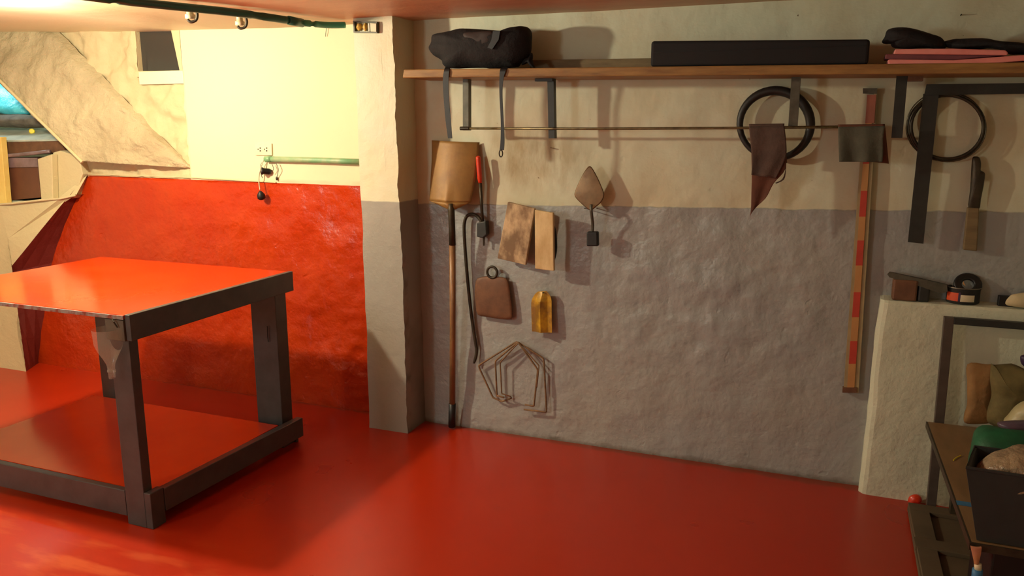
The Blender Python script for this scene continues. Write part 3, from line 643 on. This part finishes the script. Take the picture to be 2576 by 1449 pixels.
bm = NB(); inflate(bm, [W(x, y, .2) for x, y in ((2218, 106), (2226, 92), (2234, 74), (2262, 68), (2300, 72), (2340, 84), (2372, 99), (2378, 122), (2330, 122), (2252, 121), (2240, 110), (2228, 110))], .06, .06, rings=6, nz=.012, ns=14, k=4); obj('left_fold', bm, M['blackcloth'], t, smooth=True)
bm = NB(); inflate(bm, [W(x, y, .19) for x, y in ((2360, 112), (2390, 101), (2430, 96), (2480, 98), (2530, 104), (2600, 116), (2680, 122), (2680, 136), (2580, 138), (2540, 138), (2530, 126), (2480, 122), (2400, 121))], .06, .06, rings=6, nz=.014, ns=16, k=4); obj('right_fold', bm, M['blackcloth'], t, smooth=True)

# ------------------------------------------------------------------ tools on the wall
# shovel
t = thing('shovel', 'rusty square shovel standing blade up in the pillar corner', 'shovel', W(1137, 1072, .06))
L_ = smoothpath([W(1086, 353, .016), W(1086, 400, .04), W(1083, 450, .065), W(1080, 505, .085)], 5)
R_ = smoothpath([W(1206, 358, .016), W(1201, 410, .04), W(1193, 465, .065), W(1184, 509, .085)], 5)
def blade(u, v): return .040*(1-(2*u-1)**2)+.012*max(0, 1-abs(u-.5)*7)*max(0, (v-.6)/.4)
bm = NB(); loft(bm, L_, R_, 24, blade, .003); o = obj('blade', bm, M['rustblade'], t, smooth=True)
bm = NB(); a = L_[-1]; b = R_[-1]
ptsL = []; ptsR = []
for k in range(9):
    v = k/8; lo_ = a.lerp(W(1127, 527, .115), v**.6*1.0 if v else 0); ro_ = b.lerp(W(1146, 527, .115), v**.6 if v else 0); ptsL.append(lo_); ptsR.append(ro_)
loft(bm, ptsL, ptsR, 16, lambda u, v: .040*(1-(2*u-1)**2)*(1-v*.6)+.012*max(0, 1-abs(u-.5)*7)*(1-v), .003); obj('shoulder', bm, M['rustblade'], t, smooth=True)
hy = lambda d: d
bm = NB(); tube(bm, [W(1134, 512, .128), W(1135, 528, .125), W(1137, 570, .112), W(1138, 616, .102)], [.010, .017, .0165, .0175], 14); obj('socket', bm, M['iron'], t, smooth=True)
bm = NB(); tube(bm, [W(1138, 612, .102), W(1139, 800, .082), W(1138, 1020, .055)], [.0165, .0155, .0165], 14); obj('handle', bm, M['shaft'], t, smooth=True)
bm = NB(); tube(bm, [W(1138, 1015, .055), W(1137, 1050, .050), W(1137, 1073, .047)], [.019, .019, .0195], 14); obj('grip', bm, M['black'], t, smooth=True)
# crowbar
bm = NB(); tube(bm, smoothpath([W(1213, 562, .045), W(1206, 550, .045), W(1196, 541, .04), W(1185, 539, .035), (W(1173, 546, .03)), W(1168, 564, .03), W(1168, 590, .03), W(1171, 640, .028), W(1178, 720, .025), W(1187, 800, .022), W(1196, 860, .02), W(1199, 880, .02), W(1197, 898, .022), W(1192, 914, .026)], 5), [.0085]*60+[.0085, .0082, .008, .007, .006, .004], 12)
tag(obj('crowbar', bm, M['iron'], smooth=True), 'dark iron crowbar with hooked top hung beside the shovel', 'crowbar')
# red handled tool
t = thing('red_handled_hammer', 'slim hammer hung head down, with a shiny red handle', 'hammer', W(1205, 500, .05))
bm = NB(); tube(bm, smoothpath([W(1203, 392, .055), W(1204, 410, .055), W(1206, 435, .055), W(1208, 460, .052)], 4), [.006]+[.0125]*10+[.010, .009], 12); obj('handle', bm, M['redplastic'], t, smooth=True, label='shiny red grip')
bm = NB(); tube(bm, [W(1208, 458, .052), W(1211, 510, .045), W(1215, 575, .04)], .0082, 10); obj('shaft', bm, M['iron'], t, smooth=True)
bm = NB(); plate(bm, [(1199, 561), (1212, 558), (1222, 556), (1224, 590), (1214, 599), (1199, 596)], .055, .04); obj('head', bm, M['irongrey'], t, bevel=.004)
bm = NB(); tube(bm, [W(1217, 594, .035), W(1217, 618, .035)], [.007, .004], 8); obj('tip', bm, M['iron'], t)
# wooden floats
t = thing('plasterer_float', 'wide weathered wooden float tilted on the wall, left of the pale one', 'float', W(1297, 590, .05), 'wooden plastering floats')
bm = NB(); plate(bm, [(1277, 508), (1345, 525), (1322, 667), (1251, 650)], .075, .022); obj('board', bm, M['woodfloat'], t, bevel=.003)
bm = NB(); tube(bm, smoothpath([W(1305, 545, .054), W(1303, 552, .02), W(1295, 590, .016), W(1288, 622, .02), W(1286, 630, .054)], 5), .011, 10); obj('handle', bm, M['shaft'], t, smooth=True)
t = thing('plasterer_float', 'narrow pale wooden float with black handle, right of the tilted one', 'float', W(1368, 605, .06), 'wooden plastering floats')
bm = NB(); plate(bm, [(1345, 528), (1391, 536), (1393, 682), (1346, 676)], .105, .022); obj('board', bm, M['woodfloat2'], t, bevel=.003)
bm = NB(); tube(bm, smoothpath([W(1387, 565, .084), W(1393, 578, .06), W(1396, 605, .045), W(1396, 630, .045), W(1391, 652, .06), W(1386, 662, .084)], 5), .011, 10); obj('handle', bm, M['black'], t, smooth=True, label='black curved handle')
# pointing trowel
t = thing('pointing_trowel', 'mason trowel hung blade up, rusty leaf-shaped blade and black handle', 'trowel', W(1485, 520, .05))
bm = NB(); inflate(bm, [W(x, y, .07) for x, y in ((1485, 418), (1498, 436), (1513, 468), (1520, 490), (1513, 508), (1500, 520), (1488, 529), (1476, 524), (1458, 508), (1446, 494), (1447, 480), (1460, 450), (1474, 426))], .006, .001, rings=4, k=3, power=1.0); obj('blade', bm, M['trowel'], t, smooth=True)
bm = NB(); tube(bm, smoothpath([W(1487, 515, .085), W(1487, 528, .095), W(1489, 545, .085), W(1491, 565, .07), W(1490, 585, .065)], 4), .0075, 8, flat=.7); obj('tang', bm, M['bracket'], t, smooth=True)
bm = NB(); plate(bm, [(1475, 583), (1503, 583), (1504, 620), (1475, 620)], .085, .032); obj('handle', bm, M['black'], t, bevel=.007, seg=3)
bm = NB(); tube(bm, [W(1472, 524, -.01), W(1470, 524, .078)], .0025, 6); tube(bm, [W(1501, 524, -.01), W(1502, 524, .078)], .0025, 6); obj('hanging_nail', bm, M['iron'], t)
# hoe head
t = thing('hoe_head', 'rusty brown hoe head with an iron ring on top', 'hoe', W(1243, 740, .03))
bm = NB(); o_ = [(1197, 706), (1206, 698), (1222, 695), (1250, 696), (1274, 700), (1281, 720), (1287, 760), (1289, 790), (1286, 803), (1260, 803), (1222, 797), (1202, 792), (1197, 770), (1194, 735)]
inflate(bm, [W(x, y, .03) for x, y in o_], .012, .006, rings=6, k=2, power=.35); obj('plate', bm, M['rust'], t, smooth=True)
bm = NB(); c = W(1238, 685, .035); tube(bm, [c+Vector((.0275*cos(a), 0, .029*sin(a))) for a in [k*pi/12 for k in range(24)]], .0068, 10, True); obj('ring', bm, M['iron'], t, smooth=True)
# yellow channel
t = thing('yellow_edging_tool', 'short ochre painted bent metal plate hung under the floats', 'tool', W(1366, 785, .03))
A = [W(1341, 832, .02), W(1339, 770, .02), W(1341, 752, .02), W(1349, 738, .02), W(1356, 732, .02)][::-1]
B = [W(1391, 835, .02), W(1390, 770, .02), W(1390, 755, .02), W(1386, 742, .02), W(1378, 731, .02)][::-1]
bm = NB(); loft(bm, smoothpath(A, 4), smoothpath(B, 4), 20, lambda u, v: .016+.020*max(0, 1-abs(u-.5)*3.2)*min(1, v*1.8), .003); obj('plate', bm, M['yellow'], t)
bm = NB(); c = W(1367, 736, .046); lathe(bm, [(.0035, -.004), (.0035, .008)], c, (0, -1, 0), 8); obj('nail', bm, M['iron'], t)
# rebar stirrups
def stirrup(px, lab, r=.0048):
    bm = NB(); P = [W(x, y, d) for x, y, d in px]; out = []
    for i, p in enumerate(P):
        if 0 < i < len(P)-1: out += [p.lerp(P[i-1], .07), p.lerp(P[i-1], .02)*.5+p.lerp(P[i+1], .02)*.5, p.lerp(P[i+1], .07)]
        else: out.append(p)
    tube(bm, out, r, 8); tag(obj('rebar_stirrup', bm, M['stirrup'], smooth=True), lab, 'rebar', 'bent rebar stirrups on the wall')
stirrup([(1287, 1001, .03), (1262, 1010, .025), (1240, 1000, .025), (1203, 920, .025), (1300, 859, .030), (1368, 902, .025), (1375, 1037, .025), (1318, 1030, .03)], 'outermost of the bent rebar loops on the grey wall')
stirrup([(1268, 1000, .04), (1250, 995, .033), (1246, 908, .033), (1303, 860, .036), (1353, 930, .033), (1343, 1022, .033), (1320, 1018, .04)], 'inner wide-set loop of the bent rebar on the grey wall')
stirrup([(1286, 998, .045), (1262, 990, .041), (1258, 912, .041), (1304, 862, .042), (1356, 920, .041), (1350, 975, .045)], 'smallest innermost bent rebar loop, its right end shortest', .0036)

# tyre / hose ring
def ringpts(cx, cy, rx, ry, d, n=40, w=0.0, seed=0): return [W(cx+rx*cos(2*pi*k/n), cy-ry*sin(2*pi*k/n), d+w*sin(4*pi*k/n+seed)) for k in range(n)]
bm = NB(); tube(bm, ringpts(1950, 313, 89, 85, .045), [.0165+.004*sin(2*pi*k/40+.6) for k in range(40)], 12, True)
tag(obj('rubber_hose_ring', bm, M['rubber'], smooth=True), 'black rubber ring of hose hung behind the brown rag', 'hose')
# rag
t = thing('brown_rag', 'dark brown rag with a ragged tip draped over the rod', 'cloth', W(1935, 320, .15))
A = smoothpath([W(1884, 318, .158), W(1888, 360, .165), W(1892, 400, .165), W(1890, 440, .168)], 4)
B = smoothpath([W(1973, 316, .158), W(1978, 360, .165), W(1976, 398, .165), W(1952, 448, .168)], 4)
fold = lambda u, v: .0035*sin(u*9+v*3)*(.3+v)
bm = NB(); loft(bm, A, B, 24, fold, .004); obj('front_fold', bm, M['rag'], t, smooth=True)
A = smoothpath([W(1890, 380, .150), W(1891, 440, .15), W(1890, 490, .15), W(1889, 525, .15), W(1886, 549, .15)], 4)
B = smoothpath([W(1975, 380, .150), W(1976, 425, .15), W(1946, 462, .15), W(1925, 500, .15), W(1889, 530, .15)], 4)
bm = NB(); loft(bm, A, B, 20, lambda u, v: .003*sin(u*8), .004); obj('hanging_tip', bm, M['ragred'], t, smooth=True, label='reddish brown hanging tip')
A = [W(1884, 318, .158), W(1884, 312, .15), W(1886, 330, .138), W(1892, 400, .13)]; B = [W(1973, 316, .158), W(1973, 311, .15), W(1974, 330, .138), W(1980, 410, .13)]
bm = NB(); loft(bm, smoothpath(A, 4), smoothpath(B, 4), 16, None, .003); obj('rear_fold', bm, M['rag'], t, smooth=True)
bm = NB(); loft(bm, smoothpath([W(1976, 398, .148), W(1976, 425, .148), W(1968, 450, .148), W(1950, 460, .148)], 3), smoothpath([W(1978, 400, .148), W(1977, 430, .148), W(1972, 452, .148), W(1953, 462, .148)], 3), 3, None, .004); obj('frayed_edge', bm, M['rag'], t)
# grey rag
t = thing('grey_rag', 'grey-green cloth folded over the right end of the rod', 'cloth', W(2165, 320, .15))
A = smoothpath([W(2108, 319, .158), W(2109, 350, .163), W(2110, 380, .165), W(2111, 407, .167)], 4)
B = smoothpath([W(2226, 317, .158), W(2222, 350, .163), W(2222, 380, .165), W(2220, 408, .167)], 4)
bm = NB(); loft(bm, A, B, 24, lambda u, v: .007*sin(u*11+1)*(.2+v), .004); obj('front_fold', bm, M['raggrey'], t, smooth=True)
A = [W(2108, 319, .158), W(2108, 313, .15), W(2112, 330, .138), W(2130, 400, .125)]; B = [W(2226, 317, .158), W(2226, 312, .15), W(2228, 330, .138), W(2236, 412, .125)]
bm = NB(); loft(bm, smoothpath(A, 4), smoothpath(B, 4), 16, None, .003); obj('rear_fold', bm, M['ragred'], t, smooth=True)

# levelling staff with red bands
t = thing('levelling_staff', 'long wooden measuring staff with red bands leaning flat on the wall', 'staff', W(2165, 600, .02))
T0, T1 = (2192, 222), (2140, 988)
def sx(y): return T0[0]+(y-T0[1])*(T1[0]-T0[0])/(T1[1]-T0[1])
def band(y0, y1, m, name, l=-8, r=7, d=.034, lab=None):
    bm = NB(); k0 = 1+.0003*(y0-222); k1 = 1+.0003*(y1-222)
    plate(bm, [(sx(y0)+l*k0, y0), (sx(y0)+r*k0, y0), (sx(y1)+r*k1, y1), (sx(y1)+l*k1, y1)], d, d-.012); obj(name, bm, m, t, label=lab)
band(238, 310, M['pinkbrown'], 'painted_face', -9, 13, lab='dusty pink top section')
bm = NB(); plate(bm, [(2171, 222), (2207, 222), (2206, 236), (2171, 235)], .038, .026); obj('end_cap', bm, M['bracket'], t)
yb = [310, 400, 412, 480, 545, 605, 668, 735, 798, 858, 915, 975]; red = [0, 1, 0, 1, 0, 1, 0, 1, 0, 1, 0]
for k in range(11): band(yb[k], yb[k+1], M['rulerred'] if red[k] else M['rulerwood'], 'band')
band(236, 988, M['rulerside'], 'side_strip', 7, 16, .030)
band(400, 985, M['rulerside'], 'side_strip', -15, -8, .030)
band(975, 988, M['rust'], 'foot', -17, 12, .036)

# angle iron square
t = thing('steel_square', 'large dark steel carpenter square hung below the shelf end', 'square', W(2340, 230, .05))
bm = NB(); plate(bm, [(2323, 236), (2362, 236), (2323, 613), (2284, 609)], .055, .006); obj('long_arm', bm, M['irongrey'], t)
bm = NB(); plate(bm, [(2331, 212), (2576, 209), (2760, 207), (2760, 232), (2576, 236), (2325, 239)], .061, .006); obj('short_arm', bm, M['irongrey'], t)
# wire coil
t = thing('wire_coil', 'round coil of dark wire hung behind the steel square', 'wire coil', W(2380, 320, .03))
for k, (cx, cy, rx, ry, dd, r) in enumerate(((2381, 319, 94, 82, .022, .008), (2383, 320, 91, 80, .030, .0065), (2379, 317, 99, 87, .026, .0022), (2384, 321, 97, 86, .035, .002), (2380, 322, 101, 84, .032, .0018))):
    bm = NB(); tube(bm, ringpts(cx, cy, rx, ry, dd, 40, .004, k), r, 8, True); obj('wire_loop', bm, M['wire'] if k > 1 else M['iron'], t, smooth=True)
# scraper/brush at right
t = thing('hand_saw_tool', 'narrow dark tool with grey-brown wooden handle hung right of the steel square', 'tool', W(2450, 510, .03))
bm = NB(); inflate(bm, [W(x, y, .03) for x, y in ((2446, 398), (2454, 393), (2464, 396), (2468, 410), (2467, 428), (2474, 432), (2478, 440), (2474, 470), (2468, 500), (2462, 528), (2436, 526), (2440, 480), (2443, 430))], .016, .012, rings=4, k=3, nz=.003, ns=40); obj('blade', bm, M['iron'], t, smooth=True)
bm = NB(); plate(bm, [(2434, 522), (2464, 524), (2458, 632), (2423, 629)], .04, .025); obj('handle', bm, M['board'], t, bevel=.004)

# ------------------------------------------------------------------ things on the ledge
def onledge(x): return bt-.002
def ledge_box(name, px0, px1, pyt, d0, d1, m, lab, cat, bev=.004):
    a = W(px0, 752, d0); b = W(px1, 752, d0); tz = W(px0, pyt, d0).z
    bm = NB(); box(bm, (a.x, -d0, bt-.003), (b.x, -d1, tz)); return tag(obj(name, bm, m, bevel=bev), lab, cat)
ledge_box('brown_block', 2243, 2306, 702, .075, .02, M['rust'], 'brown block on the ledge under the sloping angle iron', 'block', .008)
ledge_box('grey_block', 2308, 2338, 712, .07, .02, M['irongrey'], 'small dark grey block between the brown block and the tin', 'block', .008)
t = thing('angle_iron', 'dark angle-iron offcut sloping across the blocks to the tin', 'angle iron', W(2300, 710, .04))
bm = NB(); prism(bm, [W(2232, 690, .07), W(2238, 684, .07), W(2310, 700, .07), W(2382, 716, .07), W(2384, 734, .07), W(2366, 738, .07), W(2300, 716, .07), W(2238, 698, .07)], (0, .006, 0)); obj('front_flange', bm, M['bracket'], t)
bm = NB(); prism(bm, [W(2238, 683, .07), W(2310, 698, .07), W(2384, 715, .07), W(2384, 717, .02), W(2310, 700, .02), W(2240, 685, .02)], (0, 0, -.004)); obj('top_flange', bm, M['irongrey'], t)
tc = W(2424, 745, .05)
t = thing('paint_tin', 'small round tin with orange and white label on the ledge', 'tin', (tc.x, tc.y, bt))
R = .062
def arc(bm, a0, a1, z0, z1, r):
    A = []; B = []
    for k in range(13):
        a = math.radians(a0+(a1-a0)*k/12); A.append(bm.verts.new((tc.x+r*cos(a), tc.y+.015+r*.75*sin(a), z0))); B.append(bm.verts.new((tc.x+r*cos(a), tc.y+.015+r*.75*sin(a), z1)))
    for k in range(12): bm.faces.new((A[k], A[k+1], B[k+1], B[k]))
    return bm
bm = NB()
rg = [[bm.verts.new((tc.x+r*cos(2*pi*k/28), tc.y+.015+.75*r*sin(2*pi*k/28), h)) for k in range(28)] for r, h in ((R-.006, bt), (R, bt+.006), (R, bt+.062), (R+.002, bt+.066), (R-.003, bt+.066), (R-.004, bt+.02))]
for A, B in zip(rg, rg[1:]):
    for k in range(28): bm.faces.new((A[k], A[(k+1)%28], B[(k+1)%28], B[k]))
bm.faces.new(rg[0][::-1]); bm.faces.new(rg[-1]); obj('tin_body', bm, M['irongrey'], t, smooth=True)
obj('label_orange', arc(NB(), 195, 248, bt+.012, bt+.047, R+.0008), M['orange'], t, label='orange part of the label')
obj('label_navy', arc(NB(), 248, 256, bt+.012, bt+.05, R+.0008), M['navy'], t)
obj('label_white', arc(NB(), 256, 305, bt+.012, bt+.04, R+.0008), M['white'], t, label='white part of the label')
bm = NB(); tube(bm, [(tc.x+(R+.001)*cos(2*pi*k/28), tc.y+.015+.75*(R+.001)*sin(2*pi*k/28), bt+.066) for k in range(28)], .0022, 6, True); obj('rim', bm, M['tin'], t, smooth=True)
t = thing('tape_roll', 'dark coil of tape lying tilted in the orange labelled tin', 'tape', (tc.x+.01, tc.y, bt+.07))
bm = NB()
for k in range(4):
    rr = .030+.005*k; c = Vector((tc.x+.012, tc.y+.01, bt+.078)); u = Vector((.97, .1, -.1)); v = Vector((.1, .55, .8))
    tube(bm, [c+u*(rr*cos(a))*1.05+v*(rr*sin(a)) for a in [j*pi/12 for j in range(24)]], .008, 8, True)
obj('coil', bm, M['rubber'], t, smooth=True)
bm = NB(); c = Vector((tc.x-.012, tc.y-.028, bt+.085)); prism(bm, [c, c+Vector((.012, 0, -.008)), c+Vector((.001, 0, .012))], (0, .004, 0)); obj('torn_end', bm, M['rulerwood'], t)
a = W(2514, 733, .05)
bm = NB(); box(bm, (a.x, -.055, bt-.001), (a.x+.35, -.028, bt+.042)); tag(obj('black_bar', bm, M['black'], bevel=.003), 'black bar on the ledge at the right edge of the picture', 'bar')
bm = NB(); inflate(bm, [W(x, y, .075) for x, y in ((2532, 768), (2540, 745), (2560, 738), (2600, 736), (2660, 742), (2670, 776), (2600, 776))], .02, .03, rings=5, nz=.006, ns=20); tag(obj('cement_lump', bm, M['casing'], smooth=True), 'pale lump of cement on the ledge in front of the black bar', 'lump')

# ------------------------------------------------------------------ frame in front of the ledge
t = thing('metal_frame', 'brown steel frame standing against the cream masonry ledge', 'frame', (2.48, -.15, 0))
ft = W(2340, 1290, .15); top = W(2387, 797, .135)
bm = NB(); h = .036/2
hexa(bm, [(ft.x-h, -.165, 0), (ft.x+h, -.165, 0), (ft.x+h, -.135, 0), (ft.x-h, -.135, 0), (top.x-h, -.15, top.z), (top.x+h, -.15, top.z), (top.x+h, -.12, top.z), (top.x-h, -.12, top.z)]); obj('post', bm, M['postbrown'], t, bevel=.002)
b2 = W(2560, 816, .135)
bm = NB(); X2 = 3.15; s = (W(2576, 817, .135).z-top.z)/(W(2576, 817, .135).x-top.x)
hexa(bm, [(top.x+h+.0, -.15, top.z-.027), (X2, -.15, top.z-.027+s*.3*0), (X2, -.12, top.z-.027), (top.x+h, -.12, top.z-.027), (top.x+h, -.15, top.z), (X2, -.15, top.z), (X2, -.12, top.z), (top.x+h, -.12, top.z)])
obj('top_bar', bm, M['irongrey'], t, bevel=.002)
bm = NB(); box(bm, (X2-.036, -.15, 0), (X2, -.12, top.z-.028)); obj('post', bm, M['postbrown'], t, bevel=.002)

# ------------------------------------------------------------------ bench and heap
bz = .40; BL = Z(2332, 1056, bz)
t = thing('low_bench', 'low plywood-topped bench in the right foreground, crate on top', 'bench', (2.8, -.7, 0))
Fy = -1.215
bm = NB(); hexa(bm, [(BL.x, -.168, bz-.022), (BL.x+.014, Fy, bz-.022), (3.2, Fy, bz-.022), (3.2, -.168, bz-.022), (BL.x, -.168, bz), (BL.x+.014, Fy, bz), (3.2, Fy, bz), (3.2, -.168, bz)]); obj('bench_top', bm, M['plywood'], t)
bm = NB(); hexa(bm, [(BL.x-.006, -.168, bz-.024), (BL.x, -.168, bz-.024), (BL.x+.0135, Fy, bz-.024), (BL.x+.008, Fy, bz-.024), (BL.x-.006, -.168, bz), (BL.x, -.168, bz), (BL.x+.0135, Fy, bz), (BL.x+.008, Fy, bz)]); obj('edge_band', bm, M['iron'], t, label='dark brown edge band')
bm = NB(); box(bm, (BL.x+.008, Fy-.006, bz-.024), (3.2, Fy-.0005, bz-.0005)); obj('edge_band', bm, M['iron'], t, label='dark brown front edge band')
for x, y in ((2.56, -.22), (2.60, Fy+.06), (3.14, -.22), (3.14, Fy+.06)):
    bm = NB(); box(bm, (x-.02, y-.02, 0), (x+.02, y+.02, bz-.022)); obj('leg', bm, M['iron'], t, bevel=.002)
bm = NB(); box(bm, (2.58, -1.18, bz-.07), (2.60, -.2, bz-.023)); obj('rail', bm, M['iron'], t)
bm = NB(); a = Z(2401, 1262, bz+.001); box(bm, (BL.x+.008, a.y-.02, bz+.0005), (BL.x+.05, a.y+.012, bz+.0015)); obj('tape_strip', bm, M['blue'], t, label='strip of blue tape')
bm = NB(); tube(bm, smoothpath([Z(2398, 1158, bz+.003), Z(2406, 1151, bz+.003), Z(2417, 1146, bz+.003)], 4), .0018, 6); tag(obj('yellow_string', bm, M['yellowcap']), 'tiny scrap of yellow string on the plywood bench', 'string')
# sacks at the back of the bench
def ins(name, px, d, fr, bk, m, lab, cat, nz=.012, ns=12, k=4, **kw):
    bm = NB(); inflate(bm, [W(x, y, d) for x, y in px], fr, bk, rings=7, nz=nz, ns=ns, k=k, power=.4, **kw); return tag(obj(name, bm, m, smooth=True), lab, cat)
ins('paper_sack', ((2434, 916), (2480, 916), (2500, 920), (2502, 960), (2500, 1000), (2492, 1030), (2494, 1062), (2460, 1067), (2428, 1064), (2425, 1046), (2432, 1020), (2434, 970)), .27, .03, .04, M['sack'], 'tan paper sack standing at the back of the bench', 'sack', .007)
ins('olive_sack', ((2494, 917), (2500, 917), (2560, 925), (2640, 938), (2700, 950), (2700, 1070), (2560, 1080), (2490, 1070), (2482, 1040), (2494, 1000), (2492, 960)), .33, .05, .05, M['olive'], 'olive woven sack beside the tan paper sack', 'sack', .02)
ins('pale_sack', ((2524, 1062), (2536, 1046), (2556, 1024), (2590, 1008), (2640, 1010), (2690, 1040), (2690, 1080), (2600, 1084), (2535, 1078)), .44, .06, .05, M['palesack'], 'pale plastic sack in front of the olive sack', 'sack', .012)
ins('violet_film', ((2508, 1066), (2530, 1058), (2570, 1058), (2640, 1066), (2660, 1092), (2600, 1098), (2540, 1090)), .55, .03, .03, M['violet'], 'dull violet plastic film between the pale sack and green cloth', 'film', .01)
ins('green_cloth', ((2446, 1112), (2454, 1090), (2480, 1078), (2530, 1080), (2600, 1090), (2700, 1100), (2700, 1200), (2560, 1196), (2470, 1190), (2436, 1172), (2440, 1140)), .75, .10, .10, M['green'], 'dark green folded cloth heaped behind the black crate', 'cloth', .028, 9)
ins('crumpled_bag', ((2450, 1200), (2458, 1176), (2484, 1154), (2526, 1142), (2580, 1138), (2660, 1148), (2690, 1230), (2580, 1270), (2455, 1255)), 1.125, .082, .085, M['foil'], 'shiny crumpled plastic bag sticking out of the black crate', 'bag', .02, 22)
ins('violet_scrap', ((2566, 900), (2576, 893), (2610, 890), (2640, 905), (2610, 922), (2574, 920)), .30, .02, .02, M['navy'], 'violet scrap lying on top of the olive sack', 'scrap', .004)
# crate
t = thing('black_crate', 'charcoal plastic crate at the bottom right corner', 'crate', (2.6, -1.1, bz))
tl = W(2430, 1176, 1.215); bl = W(2457, 1374, 1.215); yb, yf = -1.03, -1.215; X2 = 3.0; th = .008
zt_, zb = tl.z, bz+.003
def quadwall(P):  # outer ring and inner ring as thick wall
    bm = NB(); hexa(bm, P); return bm
xb = W(2446, 1165, 1.03).x; o_t = [(tl.x, yf, zt_), (X2, yf, zt_-.01), (X2, yb, zt_), (xb, yb, zt_)]; o_b = [(bl.x, yf+.01, zb), (X2-.02, yf+.01, zb), (X2-.02, yb-.01, zb), (xb+.03, yb-.01, zb)]
for i, nrm in enumerate(((0, 1), (-1, 0), (0, -1), (1, 0))):
    j = (i+1) % 4; dv = Vector((nrm[0]*th, nrm[1]*th, 0)); P = [Vector(o_b[i]), Vector(o_b[j]), Vector(o_b[j])+dv, Vector(o_b[i])+dv, Vector(o_t[i]), Vector(o_t[j]), Vector(o_t[j])+dv, Vector(o_t[i])+dv]
    obj('side_wall', quadwall(P), M['crate'], t)
bm = NB(); box(bm, (xb+.035, yf+.012, zb), (X2-.025, yb-.012, zb+.006)); obj('base', bm, M['crate'], t)
bm = NB(); tube(bm, [Vector(p) for p in o_t], .005, 6, True); obj('rim', bm, M['crate'], t)
# black block standing in for the dark void below the bench front
bm = NB(); a = W(2466, 1392, 1.2); box(bm, (a.x+.03, -1.205, .003), (3.10, -.9, bz-.026)); tag(obj('dark_void_fill', bm, M['black'], bevel=.006), 'black block standing for the dark void beneath the bench top, under the crate', 'bin')
# brush hanging at the bench front
t = thing('paint_brush', 'brush with pinkish handle and blue tip below the crate', 'brush', W(2455, 1410, 1.23))
A = [W(x, y, 1.236) for x, y in ((2442, 1376), (2446, 1395), (2450, 1412), (2451, 1420))]; B = [W(x, y, 1.236) for x, y in ((2470, 1378), (2468, 1395), (2464, 1412), (2463, 1420))]
bm = NB(); loft(bm, A, B, 6, lambda u, v: .004*sin(pi*u), .010); obj('handle', bm, M['pinkwood'], t, bevel=.001)
bm = NB(); c = W(2460, 1426, 1.232); tube(bm, [W(2460, 1418, 1.232), W(2460, 1434, 1.232)], .010, 12); obj('ferrule', bm, M['white'], t, smooth=True)
bm = NB(); tube(bm, [W(2459, 1432, 1.232), W(2457, 1462, 1.232)], [.014, .015], 12); obj('blue_tip', bm, M['blue'], t, smooth=True)
# boards lying on the floor
t = thing('floor_panel', 'dusty brown framed wooden panel lying on the red floor by the bench', 'panel', (2.6, -.5, 0))
fx0 = Z(2288, 1290, .03).x; y0, y1 = -.185, -1.05
bm = NB(); hexa(bm, [(fx0-.01, y1, .002), (2.86, y1, .002), (2.86, y0, .002), (fx0, y0, .002), (fx0-.01, y1, .022), (2.86, y1, .022), (2.86, y0, .022), (fx0, y0, .022)]); obj('base_board', bm, M['slab'], t, bevel=.003)
for a, b in (((fx0+.001, y0-.07, .022), (2.84, y0-.002, .04)), ((fx0-.006, -.58, .022), (2.84, -.50, .04)), ((fx0+.0, -.50, .022), (fx0+.075, y0-.07, .04)), ((fx0+.0, y1+.01, .022), (fx0+.07, -.58, .038)), ((2.75, -.5, .022), (2.84, y0-.07, .04))):
    bm = NB(); box(bm, a, b); obj('rail', bm, M['slab'], t, bevel=.002)
bm = NB(); a = Z(2282, 1252, .0); inflate(bm, [(a.x+.00, -.11, .0), (a.x+.03, -.11, .002), (a.x+.05, -.115, .02), (a.x+.045, -.11, .04), (a.x+.02, -.11, .045), (a.x+.0, -.11, .03)], .016, .012, rings=4, k=3, nz=.004, ns=40); tag(obj('red_scrap', bm, M['redplastic'], smooth=True), 'small red scrap on the floor at the ledge foot', 'scrap')
# white drips and specks on the wall are paint relief; small nails near the floats
for k, (x, y, lab) in enumerate(((1386, 372, 'nail in the stained cream wall below the dark shelf hanger'), (2415, 40, 'rusty nail high on the cream wall above the black cloth'))):
    bm = NB(); tube(bm, [W(x, y, -.01), W(x+(4 if k else 0), y-(4 if k else 0), .02)], .0022, 6); tag(obj('wall_nail', bm, M['iron']), lab, 'nail')
